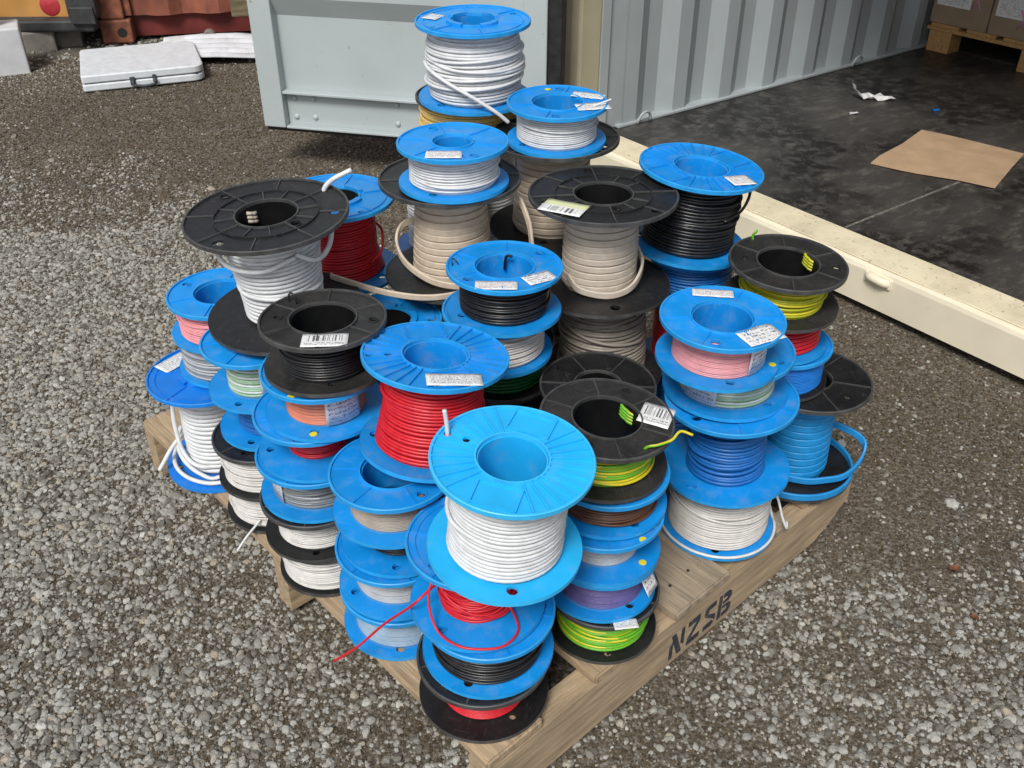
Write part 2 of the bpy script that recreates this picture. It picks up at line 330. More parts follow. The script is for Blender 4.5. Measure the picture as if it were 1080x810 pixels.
def coil_mesh(rng, rc, z0, z1, rw, mats, prof=None, messy=.4, stripe=0, tape=None, loops=0, rin=None):
    """one continuous helix of cable on a filled core"""
    mb = MB(); hw = tape[0] / 2 if tape else rw; pitch = 2 * hw * 1.03
    sec = flat(*tape) if tape else circ(rw, 8 if rw > .0029 else 6 if rw > .0021 else 5)
    rad = (tape[1] / 2 if tape else rw)
    n = max(3, int((z1 - z0 - 2 * hw) / pitch)); pitch = (z1 - z0 - 2 * hw) / n
    seg = 44; N = n * seg; th = np.arange(N + 1) * 2 * math.pi / seg; u = np.arange(N + 1) / N
    pr = np.array([prof(x) if prof else 1 for x in u]) * rc - rad
    f = [rng.uniform(.06, .9) for _ in range(5)]; ph = [rng.uniform(0, 6.3) for _ in range(5)]
    wz = sum(np.sin(th * a + b) for a, b in zip(f, ph)) / 3 * hw * messy
    wr = sum(np.sin(th * a * 1.31 + b * 2) for a, b in zip(f, ph)) / 3 * rad * messy * .45
    edge = np.clip(np.minimum(u, 1 - u) * n / 1.5, 0, 1)
    z = z0 + hw + u * (z1 - z0 - 2 * hw) + wz * edge
    r = pr + wr
    mb.sweep(np.stack([r * np.cos(th), r * np.sin(th), z], 1), sec, stripe=stripe)
    k = 14; mb.lathe([(max((prof(i / k) if prof else 1) * rc - rad * 2.0, .01), z0 + (z1 - z0) * i / k) for i in range(k + 1)], 40)
    for _ in range(loops):                                            # crossing turns on top of the layer
        zc = rng.uniform(z0 + .25 * (z1 - z0), z1 - .25 * (z1 - z0)); tl = rng.uniform(-.2, .2) * (z1 - z0); p0 = rng.uniform(0, 6.3)
        a = np.linspace(0, 2 * math.pi * rng.uniform(.5, .95), 60)
        zz = zc + tl * np.sin(a * .5 + p0); uu = np.clip((zz - z0) / (z1 - z0), 0, 1)
        e_ = np.clip(np.minimum(np.linspace(0, 1, 60), np.linspace(1, 0, 60)) * 5, 0, 1); rr = np.array([prof(x) if prof else 1 for x in uu]) * rc + rad * (.6 * e_ - 1.8 * (1 - e_))
        mb.sweep(np.stack([rr * np.cos(a + p0), rr * np.sin(a + p0), zz], 1), sec, stripe=stripe)
    return mb.mesh('cable', *mats)

def sticker(parent, kind, cx, cy, wd, ht, ang, z, rng, curl=.0006):
    mb = MB(); nx, ny = 8, 5; vs = []; sd_ = rng.uniform(0, 50)
    for lay in (0, 1):
        for j in range(ny + 1):
            for i in range(nx + 1):
                x, y = (i / nx - .5) * wd, (j / ny - .5) * ht
                vs.append((x, y, (0 if lay else -.0003) + curl * (1 + noise.noise((x * 60 + sd_, y * 60, 0)))))
    o = (nx + 1) * (ny + 1); fs = []
    for j in range(ny):
        for i in range(nx):
            a = j * (nx + 1) + i; fs += [(o + a, o + a + 1, o + a + nx + 2, o + a + nx + 1), (a, a + nx + 1, a + nx + 2, a + 1)]
    rim = [i for i in range(nx + 1)] + [j * (nx + 1) + nx for j in range(1, ny + 1)] + [ny * (nx + 1) + i for i in range(nx - 1, -1, -1)] + [j * (nx + 1) for j in range(ny - 1, 0, -1)]
    fs += [(rim[i], rim[(i + 1) % len(rim)], o + rim[(i + 1) % len(rim)], o + rim[i]) for i in range(len(rim))]
    me = mb.add(vs, fs, True).mesh('label_sticker', sticker_mat(kind)); uvs(me, lambda v: ((v % o) % (nx + 1) / nx, (v % o) // (nx + 1) / ny))
    return ob('label_sticker', me, parent, (cx, cy, z), (0, 0, R_(ang)))
def wrap_label(parent, kind, r, a0, a1, z0, z1):
    mb = MB(); n = 10; vs = []
    for lay in (0, .0004):
        for i in range(n + 1):
            a = R_(a0 + (a1 - a0) * i / n)
            for z in (z0, z1): vs.append(((r + lay) * math.cos(a), (r + lay) * math.sin(a), z))
    o = 2 * (n + 1); fs = []
    for i in range(n): a = i * 2; fs += [(o + a, o + a + 2, o + a + 3, o + a + 1), (a, a + 1, a + 3, a + 2), (a, a + 2, o + a + 2, o + a), (a + 1, o + a + 1, o + a + 3, a + 3)]
    fs += [(0, o, o + 1, 1), (2 * n, 2 * n + 1, o + 2 * n + 1, o + 2 * n)]
    me = mb.add(vs, fs, True).mesh('label_sticker', sticker_mat(kind)); uvs(me, lambda v: ((v % o) // 2 / n, v % 2))
    return ob('label_sticker', me, parent)
def dot(parent, x, y, z):
    me = MB().sharp_lathe([(.0001, 0), (.0062, 0), (.0062, .0005), (.0001, .0005)], 18).mesh('dot_sticker', 'dot_yellow'); return ob('dot_sticker', me, parent, (x, y, z))
def tail(parent, pts, r, m, up=(0, 0, 1), tape=None, n=8, name='cable_end', stripe=0, mats=None):
    mb = MB(); mb.sweep(spline(pts, n), flat(*tape) if tape else circ(r, 8), up, stripe=stripe)
    return ob(name, mb.mesh(name, *(mats or [m])), parent)

# ------------------------------------------------------------------ ground
def gh(x, y):
    return .010 * noise.noise((x * .9, y * .9, 3.1)) + .005 * noise.noise((x * 3.1, y * 3.1, 7.7)) - .012
def dirt_mask(x, y):                                  # 1 = thick gravel, 0 = bare trodden dirt
    v = .58 + .55 * noise.noise((x * .55, y * .55, 1.3)) + .46 * noise.noise((x * 1.9, y * 1.9, 5.3)) + .34 * noise.noise((x * 5.5, y * 5.5, 9.1))
    for cx, cy, r, a in ((1.15, 2.0, .55, .75), (.9, 2.6, .6, .7), (-1.0, 4.0, .9, .55), (-2.3, 4.2, .8, .4), (-.2, 3.4, .8, .4), (-1.7, 4.6, .6, .4)):
        v -= a * math.exp(-((x - cx) ** 2 + (y - cy) ** 2) / (r * r))
    for cx, cy, r, a in ((-1.3, 2.6, .9, .5), (-.9, 1.5, .6, .4), (.75, 1.15, .4, .4), (-.55, .95, .4, .3)):
        v += a * math.exp(-((x - cx) ** 2 + (y - cy) ** 2) / (r * r))
    return min(1, max(.05, v))
ax = np.concatenate([np.linspace(-70, -5, 14)[:-1], np.arange(-5, 4.01, .05), np.linspace(4, 70, 14)[1:]])
ay = np.concatenate([np.linspace(-40, -1, 8)[:-1], np.arange(-1, 8.01, .05), np.linspace(8, 110, 16)[1:]])
vs = [(x, y, gh(x, y)) for y in ay for x in ax]; nx = len(ax)
fs = [(j * nx + i, j * nx + i + 1, (j + 1) * nx + i + 1, (j + 1) * nx + i) for j in range(len(ay) - 1) for i in range(nx - 1)]
m = bpy.data.materials.new('dirt'); m.use_nodes = True; t = m.node_tree; b = t.nodes['Principled BSDF']; L = t.links.new; MATS['dirt'] = m
geo = nn(t, 'ShaderNodeTexCoord').outputs['Object']
n1 = nn(t, 'ShaderNodeTexNoise'); n1.inputs['Scale'].default_value = 2.2; n1.inputs['Detail'].default_value = 9; n1.inputs['Roughness'].default_value = .7; L(geo, n1.inputs['Vector'])
r1 = ramp(t, [(.3, (.050, .037, .022)), (.5, (.090, .069, .043)), (.72, (.15, .12, .08))]); L(n1.outputs[0], r1.inputs[0])
vo = nn(t, 'ShaderNodeTexVoronoi'); vo.inputs['Scale'].default_value = 150; L(geo, vo.inputs['Vector'])
rs = ramp(t, [(.0, (.04, .034, .028)), (.5, (.16, .145, .125)), (1, (.34, .32, .29))]); sp = nn(t, 'ShaderNodeSeparateColor'); L(vo.outputs['Color'], sp.inputs[0]); L(sp.outputs[0], rs.inputs[0])
mx = nn(t, 'ShaderNodeMix', data_type='RGBA'); mx.inputs[0].default_value = .42; L(r1.outputs[0], mx.inputs[6]); L(rs.outputs[0], mx.inputs[7]); L(mx.outputs[2], b.inputs['Base Color'])
b.inputs['Roughness'].default_value = .95; b.inputs['Specular IOR Level'].default_value = .2
vb = nn(t, 'ShaderNodeTexVoronoi'); vb.inputs['Scale'].default_value = 95; L(geo, vb.inputs['Vector'])
bp = nn(t, 'ShaderNodeBump'); bp.inputs['Strength'].default_value = .8; bp.inputs['Distance'].default_value = .006; bp.invert = True; L(vb.outputs['Distance'], bp.inputs['Height'])
n4 = nn(t, 'ShaderNodeTexNoise'); n4.inputs['Scale'].default_value = 60; n4.inputs['Detail'].default_value = 8; L(geo, n4.inputs['Vector'])
bp2 = nn(t, 'ShaderNodeBump'); bp2.inputs['Strength'].default_value = .7; bp2.inputs['Distance'].default_value = .008; L(n4.outputs[0], bp2.inputs['Height']); L(bp.outputs[0], bp2.inputs['Normal']); L(bp2.outputs[0], b.inputs['Normal'])
struct(ob('ground', MB().add(vs, fs, True).mesh('ground', m)))

# gravel: loose stones scattered as one mass (geometry nodes instances of a few rock shapes)
m = bpy.data.materials.new('stone'); m.use_nodes = True; t = m.node_tree; b = t.nodes['Principled BSDF']; L = t.links.new; MATS['stone'] = m
oi = nn(t, 'ShaderNodeObjectInfo')
r1 = ramp(t, [(0, (.115, .102, .082)), (.2, (.20, .187, .158)), (.5, (.285, .272, .238)), (.8, (.365, .353, .312)), (.9, (.33, .28, .21)), (.96, (.39, .38, .335)), (1, (.47, .455, .405))]); L(oi.outputs['Random'], r1.inputs[0])
tc = nn(t, 'ShaderNodeTexCoord'); n1 = nn(t, 'ShaderNodeTexNoise'); n1.inputs['Scale'].default_value = 2.6; n1.inputs['Detail'].default_value = 6; L(tc.outputs['Object'], n1.inputs['Vector'])
mr = nn(t, 'ShaderNodeMapRange'); mr.inputs[1].default_value = .3; mr.inputs[2].default_value = .7; mr.inputs[3].default_value = .72; mr.inputs[4].default_value = 1.12; L(n1.outputs[0], mr.inputs[0])
mx = nn(t, 'ShaderNodeMix', data_type='RGBA', blend_type='MULTIPLY'); mx.inputs[0].default_value = 1; L(r1.outputs[0], mx.inputs[6]); L(mr.outputs[0], mx.inputs[7]); L(mx.outputs[2], b.inputs['Base Color'])
b.inputs['Roughness'].default_value = .85; b.inputs['Specular IOR Level'].default_value = .25
rg = random.Random(5); pts = []; rads = []; rots = []
CN, CS = Vector((.804, .594)), Vector((.594, -.804))     # container axes: into it, and along its sill
def blocked(x, y):
    if x * .804 + y * .594 > 2.36 and x * .594 - y * .804 > -2.85: return True
    u, v = (x + .036) * -.669 + (y - .871) * .743, (x + .036) * .7365 + (y - .871) * .6766
    return .12 < u < 1.1 and .1 < v < .98
def scatter(n, y0, y1, lo, med, hi, spread):
    k = 0
    while k < n:
        y = rg.uniform(y0, y1); hw = .62 * y + .75
        x = rg.uniform(-hw, hw)
        k += 1
        if blocked(x, y): continue
        mk = dirt_mask(x, y)
        if rg.random() > mk: continue
        r = min(hi * (.55 + .45 * mk), max(lo, rg.lognormvariate(math.log(med), spread) * (.7 + .3 * mk)))
        pts.append((x, y, gh(x, y) + r * .22)); rads.append(r); rots.append((rg.uniform(-.5, .5), rg.uniform(-.5, .5), rg.uniform(0, 6.28)))
scatter(96000, .42, 1.75, .0018, .0035, .0110, .46)
scatter(125000, 1.75, 3.1, .002, .0038, .009, .38)
scatter(100000, 3.1, 5.2, .0025, .0043, .0095, .36)
scatter(14000, 5.2, 7.2, .006, .009, .018, .3)
for _ in range(45):                                    # a few bigger stones
    y = rg.uniform(.45, 4.6); x = rg.uniform(-.62 * y - .6, .62 * y + .6)
    if blocked(x, y): continue
    pts.append((x, y, gh(x, y) + .003)); rads.append(rg.uniform(.009, .0145)); rots.append((rg.uniform(-.3, .3), rg.uniform(-.3, .3), rg.uniform(0, 6.28)))
def stones(name, label, pts, rads, rots, m):
    me = bpy.data.meshes.new(name); me.from_pydata(pts, [], []); me.materials.append(m)
    a = me.attributes.new('rad', 'FLOAT', 'POINT'); a.data.foreach_set('value', rads)
    a = me.attributes.new('rot', 'FLOAT_VECTOR', 'POINT'); a.data.foreach_set('vector', [c for r in rots for c in r])
    gr = ob(name, me); gr['kind'] = 'stuff'; gr['label'] = label
    ng = bpy.data.node_groups.new(name, 'GeometryNodeTree')
    ng.interface.new_socket('Geometry', in_out='INPUT', socket_type='NodeSocketGeometry'); ng.interface.new_socket('Geometry', in_out='OUTPUT', socket_type='NodeSocketGeometry')
    gi, go = ng.nodes.new('NodeGroupInput'), ng.nodes.new('NodeGroupOutput'); L = ng.links.new
    join = ng.nodes.new('GeometryNodeJoinGeometry'); pos = ng.nodes.new('GeometryNodeInputPosition')
    for k in range(9):
        ico = ng.nodes.new('GeometryNodeMeshIcoSphere'); ico.inputs['Radius'].default_value = 1; ico.inputs['Subdivisions'].default_value = 2
        off = ng.nodes.new('ShaderNodeVectorMath'); off.operation = 'ADD'; off.inputs[1].default_value = (k * 13.7, k * 5.1, k * 3.3); L(pos.outputs[0], off.inputs[0])
        nz = ng.nodes.new('ShaderNodeTexNoise'); nz.inputs['Scale'].default_value = 1.15; nz.inputs['Detail'].default_value = 1.0; L(off.outputs[0], nz.inputs['Vector'])
        mm = ng.nodes.new('ShaderNodeMath'); mm.operation = 'MULTIPLY_ADD'; mm.inputs[1].default_value = 1.25; mm.inputs[2].default_value = -.62; L(nz.outputs[0], mm.inputs[0])
        sc = ng.nodes.new('ShaderNodeVectorMath'); sc.operation = 'SCALE'; L(pos.outputs[0], sc.inputs[0]); L(mm.outputs[0], sc.inputs['Scale'])
        spn = ng.nodes.new('GeometryNodeSetPosition'); L(ico.outputs['Mesh'], spn.inputs['Geometry']); L(sc.outputs[0], spn.inputs['Offset'])
        tr = ng.nodes.new('GeometryNodeTransform'); q = random.Random(k); tr.inputs['Scale'].default_value = (1.25, q.uniform(.8, 1.1), q.uniform(.6, .85)); L(spn.outputs[0], tr.inputs['Geometry'])
        sm = ng.nodes.new('GeometryNodeSetMaterial'); sm.inputs['Material'].default_value = m; ss = ng.nodes.new('GeometryNodeSetShadeSmooth'); ss.inputs['Shade Smooth'].default_value = False; L(tr.outputs[0], ss.inputs['Geometry']); L(ss.outputs[0], sm.inputs['Geometry'])
        g2 = ng.nodes.new('GeometryNodeGeometryToInstance'); L(sm.outputs[0], g2.inputs[0]); L(g2.outputs[0], join.inputs[0])
    ip = ng.nodes.new('GeometryNodeInstanceOnPoints'); L(gi.outputs[0], ip.inputs['Points']); L(join.outputs[0], ip.inputs['Instance']); ip.inputs['Pick Instance'].default_value = True
    rv = ng.nodes.new('FunctionNodeRandomValue'); rv.data_type = 'INT'
    for s_ in rv.inputs:
        if s_.type == 'INT' and s_.name == 'Max': s_.default_value = 8
        if s_.type == 'INT' and s_.name == 'Min': s_.default_value = 0
    L([o for o in rv.outputs if o.type == 'INT'][0], ip.inputs['Instance Index'])
    ra = ng.nodes.new('GeometryNodeInputNamedAttribute'); ra.data_type = 'FLOAT'; ra.inputs[0].default_value = 'rad'
    ro = ng.nodes.new('GeometryNodeInputNamedAttribute'); ro.data_type = 'FLOAT_VECTOR'; ro.inputs[0].default_value = 'rot'
    L(ro.outputs[0], ip.inputs['Rotation']); L(ra.outputs[0], ip.inputs['Scale']); L(ip.outputs[0], go.inputs[0])
    gr.modifiers.new(name, 'NODES').node_group = ng
stones('gravel', 'loose grey crushed gravel spread over the brown dirt yard', pts, rads, rots, MATS['stone'])
# brown grit and crumbs between the stones
g_ = MATS['stone'].copy(); g_.name = 'grit'; MATS['grit'] = g_
for n_ in g_.node_tree.nodes:
    if n_.type == 'VALTORGB':
        for e_, c_ in zip(n_.color_ramp.elements, ((.044, .033, .019), (.074, .057, .035), (.10, .079, .05), (.135, .11, .074), (.12, .084, .048), (.165, .144, .107), (.22, .20, .16))): e_.color = (*c_, 1)
pts = []; rads = []; rots = []; rg = random.Random(11)
def crumbs(n, y0, y1, lo, hi):
    for _ in range(n):
        y = rg.uniform(y0, y1); hw = .6 * y + .45; x = rg.uniform(-hw, hw)
        if blocked(x, y): continue
        r = rg.uniform(lo, hi); pts.append((x, y, gh(x, y) + r * .3)); rads.append(r); rots.append((rg.uniform(-1, 1), rg.uniform(-1, 1), rg.uniform(0, 6.28)))
crumbs(100000, .42, 1.75, .0012, .0026); crumbs(90000, 1.75, 3.1, .0018, .0034); crumbs(70000, 3.1, 5.3, .0028, .0045)
stones('grit', 'fine brown dirt crumbs between the gravel stones', pts, rads, rots, g_)
# ------------------------------------------------------------------ shipping container, its open end to the right of the pallet
c0 = CN * 2.34 + CS * -2.74
cont = thing('shipping_container', 'open shipping container with cream sill and post, grey corrugated walls, dark worn floor', 'container', (c0.x, c0.y, 0), (0, 0, math.atan2(.594, .804)))
CI = (Matrix.Translation((c0.x, c0.y, 0)) @ Matrix.Rotation(math.atan2(.594, .804), 4, 'Z')).inverted()
# local axes: +x into the container, -y along the sill towards the viewer's right
sill = MB(); prof = [(0, .022), (0, .128), (.004, .140), (.012, .1455), (.022, .147), (.158, .147), (.158, .022)]
n = 26; ys = [-.0 - 2.42 * i / n for i in range(n + 1)]; k = len(prof); rg = random.Random(2)
sill.add([(x + (rg.uniform(-.0012, .0012) if j in (2, 3, 4) else 0), y, z + (rg.uniform(-.0015, .001) if j in (2, 3, 4) else 0)) for y in ys for j, (x, z) in enumerate(prof)],
         [(i * k + j, i * k + (j + 1) % k, (i + 1) * k + (j + 1) % k, (i + 1) * k + j) for i in range(n) for j in range(k)] + [tuple(range(k)), tuple(n * k + j for j in range(k - 1, -1, -1))])
si = ob('sill_beam', sill.mesh('sill_beam', 'cream_paint'), cont)
ob('sill_plate', MB().box((.016, -2.42, .1472), (.150, 0, .1505), .001).mesh('sill_plate', 'cream_worn'), cont)
hl = MB(); hl.sweep(spline([(.004, -1.35, .118), (-.009, -1.365, .121), (-.010, -1.405, .119), (.004, -1.42, .116)], 5), circ(.014, 10)); hl.box((-.008, -1.43, .100), (.004, -1.34, .132), .004)
ob('hinge_lug', hl.mesh('hinge_lug', 'cream_paint'), cont)
for i, (ya, yb) in enumerate(((0, -1.13), (-1.134, -2.42))):
    for j, (xa, xb) in enumerate(((.160, 2.35), (2.353, 4.6), (4.603, 6.0))):
        ob('floor_panel', MB().box((xa, yb, .118), (xb, ya, .1455), .0012).mesh('floor_panel', 'floor_ply'), cont)
ob('seam_dust', MB().box((.17, -1.1365, .1440), (6.0, -1.1275, .1458)).mesh('seam_dust', 'seam_dust'), cont)
def corr(length, amp=.036, x0=0):
    out = []; x = 0; pat = [(.0, 0), (.07, 0), (.138, 1), (.208, 1), (.276, 0)]
    while x < length:
        for dx, a in pat[:-1]: out.append((x0 + x + dx, a * amp))
        x += .276
    return [p for p in out if p[0] <= x0 + length]
def corr_wall(line, z0, z1, y, sgn, th=.004):
    mb = MB()
    for off, fl in ((0, 0), (th, 1)):
        vs = [(x, y + sgn * (a + off), z) for x, a in line for z in (z0, z1)]
        mb.add(vs, [(2 * i, 2 * i + 2, 2 * i + 3, 2 * i + 1) if fl else (2 * i + 1, 2 * i + 3, 2 * i + 2, 2 * i) for i in range(len(line) - 1)])
    return mb
ob('side_wall', corr_wall(corr(5.8, x0=.24), .15, 2.46, .006, 1).mesh('side_wall', 'wall_paint'), cont)
ob('side_wall', corr_wall(corr(5.8, x0=.24), .15, 2.46, -2.43, -1).mesh('side_wall', 'wall_paint'), cont)
ob('wall_skirt', MB().box((.21, -.006, .1459), (6.0, .055, .158), .003).mesh('wall_skirt', 'wall_paint'), cont)
ob('wall_skirt', MB().box((.21, -2.48, .1459), (6.0, -2.424, .158), .003).mesh('wall_skirt', 'wall_paint'), cont)
ob('inner_post', MB().box((.102, .004, .1459), (.15, .09, 2.46), .004).box((.1505, .018, .1459), (.262, .09, 2.46), .004).mesh('inner_post', 'wall_paint'), cont)
ob('corner_post', MB().box((0, .002, .0), (.10, .062, 2.6), .006).box((.010, .064, .0), (.10, .135, 2.6), .004).box((-.004, .006, .15), (.0, .02, 2.55), .0015).mesh('corner_post', 'post_paint'), cont)
ob('corner_post', MB().box((0, -2.56, .0), (.15, -2.432, 2.6), .006).mesh('corner_post', 'post_paint'), cont)
ob('door_header', MB().box((0, -2.43, 2.44), (.12, 0, 2.6), .005).mesh('door_header', 'cream_paint'), cont)
ob('roof', MB().box((.122, -2.5, 2.47), (6.1, .1, 2.5)).mesh('roof', 'wall_paint'), cont)
ob('end_wall', MB().box((6.02, -2.5, .02), (6.1, .1, 2.468)).mesh('end_wall', 'wall_paint'), cont)
for px, sg in ((.34, 1), (1.72, 1)):                                        # lashing rings at the foot of the wall
    a = [math.pi * i / 12 for i in range(13)]
    ob('lashing_ring', MB().sweep([(px + .034 * math.cos(q), -.012 - .010 * math.sin(q), .150 + .045 * math.sin(q)) for q in a], circ(.0055, 8), up=(0, 1, 0)).mesh('lashing_ring', 'galv' if False else 'wall_paint'), cont)
# door swung open to the left
d0, d1 = Vector((-.965, 3.735)), Vector((.135, 3.475)); dd = (d1 - d0).normalized(); dl = (d1 - d0).length; dn = Vector((dd.y, -dd.x))
DM = Matrix(((dd.x, dn.x, 0, d0.x), (dd.y, dn.y, 0, d0.y), (0, 0, 1, 0), (0, 0, 0, 1)))      # (along, towards viewer, up)
M_ = CI @ DM; M_r = Matrix(M_)
def dbox(mb, a, b, bev=0): return mb.box(a, b, bev, M=M_)
mb = MB(); k = [(.012, .31), (.012, .585), (.050, .655), (.050, .80), (.012, .87), (.012, 1.15), (.05, 1.22), (.05, 1.36), (.012, 1.43), (.012, 2.42)]
mb.add([(M_ @ Vector((x, y, z)))[:] for y, z in k for x in (.088, dl - .084)], [(2 * i, 2 * i + 1, 2 * i + 3, 2 * i + 2) for i in range(len(k) - 1)])
mb.add([(M_ @ Vector((x, y - .004, z)))[:] for y, z in k for x in (.088, dl - .084)], [(2 * i, 2 * i + 2, 2 * i + 3, 2 * i + 1) for i in range(len(k) - 1)])
door = ob('door', mb.mesh('door', 'door_paint'), cont)
for a, b_ in ((0, .09), (dl - .086, dl)): ob('door_stile', dbox(MB(), (a, -.03, .168), (b_, .056, 2.45), .004).mesh('door_stile', 'door_paint'), door)
ob('bottom_rail', dbox(dbox(dbox(MB(), (.092, -.026, .176), (dl - .088, .018, .300)), (.092, .012, .3005), (dl - .088, .054, .311), .002), (.092, -.028, .166), (dl - .088, .054, .1755), .002).mesh('bottom_rail', 'door_paint'), door)
ob('top_rail', dbox(MB(), (.092, -.026, 2.36), (dl - .088, .05, 2.45), .003).mesh('top_rail', 'door_paint'), door)
ob('door_gasket', dbox(MB(), (-.004, -.02, .147), (dl + .03, .03, .1655), .003).mesh('door_gasket', 'rubber'), door)
ob('door_gasket', dbox(MB(), (dl + .002, -.03, .168), (dl + .052, .046, 2.45), .004).mesh('door_gasket', 'rubber'), door)
for a in (.125, .205, .545, .86, .94):
    for z in (.278, .205):
        if a == .545 and False: continue
        bm_ = MB(); bm_.lathe([(.0001, .008), (.006, .0075), (.010, .004), (.011, 0)], 14)
        q = M_ @ Matrix.Translation((a, .0184, z + (.002 if a > .2 else 0))) @ Matrix.Rotation(-math.pi / 2, 4, 'X')
        o = ob('bolt', bm_.mesh('bolt', 'door_paint'), door); o.matrix_local = q
# ------------------------------------------------------------------ pallet
PN = Vector((-.0363, .8706)); ang = math.atan2(.67646, .73648)
pal = thing('wooden_pallet', 'weathered wooden pallet stencilled NZSB under the stacked cable spools', 'pallet', (PN.x, PN.y, 0), (0, 0, ang))
# local axes: x along the stencilled stringer (v), y across (u)
def bend(mb, amp=.0016, fr=6, sd=0):
    mb.v = [(x + amp * .5 * noise.noise((y * fr + sd, z * fr, 1)), y + amp * noise.noise((x * fr + sd, z * fr, 2)), z + amp * .8 * noise.noise((x * fr + sd, y * fr, 3))) for x, y, z in mb.v]; return mb
def plank(a, b_, bev, cuts, axis):
    bm = bmesh.new(); bmesh.ops.create_cube(bm, size=1)
    for v in bm.verts: v.co = Vector([(a[i] + b_[i]) / 2 + v.co[i] * (b_[i] - a[i]) for i in range(3)])
    bmesh.ops.bevel(bm, geom=bm.edges[:], offset=bev, segments=2, affect='EDGES')
    for i in range(1, cuts):
        co = [0, 0, 0]; no = [0, 0, 0]; co[axis] = a[axis] + (b_[axis] - a[axis]) * i / cuts; no[axis] = 1
        bmesh.ops.bisect_plane(bm, geom=bm.verts[:] + bm.edges[:] + bm.faces[:], plane_co=co, plane_no=no)
    bm.verts.index_update(); mb = MB().add([v.co[:] for v in bm.verts], [[v.index for v in f.verts] for f in bm.faces]); bm.free(); return mb
for i, (ya, yb) in enumerate(((0, .046), (.588, .632), (1.154, 1.2))):
    pr = [(0, .0), (.93, 0.0), (.985, .022), (1.043, .058), (1.045, .112), (1.04, .1146), (.0, .1146)] if i == 0 else [(0, 0), (1.03, 0), (1.03, .1146), (0, .1146)]
    mb = MB(); n = len(pr); mb.add([(x, ya, z) for x, z in pr] + [(x, yb, z) for x, z in pr], [tuple(range(n)), tuple(range(2 * n - 1, n - 1, -1))] + [(j, n + j, n + (j + 1) % n, (j + 1) % n) for j in range(n)])
    o = ob('stringer', mb.mesh('stringer', 'wood'), pal)
BO = ((.0, .118, 0, 1.2), (.238, .40, -.001, 1.2), (.445, .603, -.004, 1.2), (.662, .805, .001, 1.2), (.872, 1.03, .012, 1.2))
for i, (xa, xb, ya, yb) in enumerate(BO):
    mb = bend(plank((-yb, xa, .1152), (-ya, xb, .1362), .0035, 14, 0), .0018, 5, i * 9)
    # the grain runs along the board: local x of the board mesh is its length
    ob('deck_board', mb.mesh('deck_board', 'wood_grey' if i in (2, 3) else 'wood'), pal, rot=(0, 0, -math.pi / 2))
for xa, xb in ((.06, .16), (.45, .55), (.86, .95)):
    ob('bottom_board', MB().box((xa, .0475, -.008), (xb, 1.15, .010)).mesh('bottom_board', 'wood'), pal)
for x, y in ((.49, .05), (.545, .052), (.05, .03), (.09, .026), (.29, .02), (.35, .03), (.06, 1.17), (.10, 1.165)):
    ob('nail_head', MB().sharp_lathe([(.0001, 0), (.0032, 0), (.0032, .0012), (.0001, .0012)], 10).mesh('nail_head', 'nail'), pal, (x, y, .1362))
ob('knot', MB().sharp_lathe([(.0062, 0), (.0074, 0), (.0074, .0013), (.0062, .0013)], 18).mesh('knot', 'knot'), pal, (.575, .05, .1362))
# stencilled letters, each a set of separate painted strokes on the stringer's face
def stencil(polys, x0, z0, sc, sx):
    mb = MB()
    for p in polys:
        n = len(p); vs = [(x0 + x * sx, -.0009, z0 + z * sc) for x, z in p] + [(x0 + x * sx, .001, z0 + z * sc) for x, z in p]
        mb.add(vs, [tuple(range(n)), tuple(range(2 * n - 1, n - 1, -1))] + [(j, (j + 1) % n, n + (j + 1) % n, n + j) for j in range(n)])
    return mb.mesh('stencil_letter', 'stencil')
LET = {
 'N': [[(0, 0), (.2, 0), (.2, .78), (0, .55)], [(.06, 1), (.34, 1), (.80, .0), (.52, 0), (.22, .62)], [(.70, .40), (.90, .22), (.90, 1), (.70, 1)]],
 'Z': [[(.05, .80), (.80, .80), (.80, 1), (.05, 1)], [(.56, .76), (.82, .76), (.30, .24), (.04, .24)], [(.04, 0), (.85, 0), (.85, .2), (.04, .2)]],
 'S': [[(.1, .62), (.1, .9), (.3, 1), (.82, 1), (.82, .8), (.36, .8), (.32, .66)], [(.16, .56), (.34, .62), (.84, .42), (.84, .14), (.66, .3)], [(.08, 0), (.62, 0), (.78, .1), (.62, .24), (.08, .2)]],
 'B': [[(0, 0), (.22, 0), (.22, 1), (0, 1)], [(.30, .82), (.30, 1), (.66, 1), (.86, .88), (.86, .66), (.70, .54), (.30, .54), (.30, .66), (.58, .68), (.62, .78)], [(.30, 0), (.30, .16), (.60, .18), (.64, .28), (.58, .36), (.30, .36), (.30, .46), (.72, .46), (.90, .34), (.90, .12), (.70, 0)]]}
for ch, x in zip('NZSB', (.441, .491, .539, .586)):
    o = ob('stencil_letter', stencil(LET[ch], x, .014, .062, .046), pal)
# ------------------------------------------------------------------ things inside the container
def inside(o): return o
def cl(x, y, z): v = CI.inverted() @ Vector((x, y, z)); return v
rz = math.atan2(.594, .804)
mb = MB(); out = [(.695, -.842), (.78, -.815), (.96, -.79), (1.165, -.738), (1.20, -.86), (1.235, -1.126), (1.05, -1.18), (.834, -1.246), (.80, -1.13), (.745, -1.0), (.72, -.95)]
n = len(out); rg = random.Random(4); cz = [rg.uniform(0, .006) for _ in out]
mb.add([(x, y, .1465 + c) for (x, y), c in zip(out, cz)] + [(x, y, .1495 + c) for (x, y), c in zip(out, cz)], [tuple(range(n - 1, -1, -1)), tuple(range(n, 2 * n))] + [(j, (j + 1) % n, n + (j + 1) % n, n + j) for j in range(n)])
o = ob('cardboard_sheet', mb.mesh('cardboard_sheet', 'cardboard'), None, (c0.x, c0.y, 0), (0, 0, rz)); tag(o, 'flattened brown cardboard sheet lying on the dark container floor', 'cardboard')
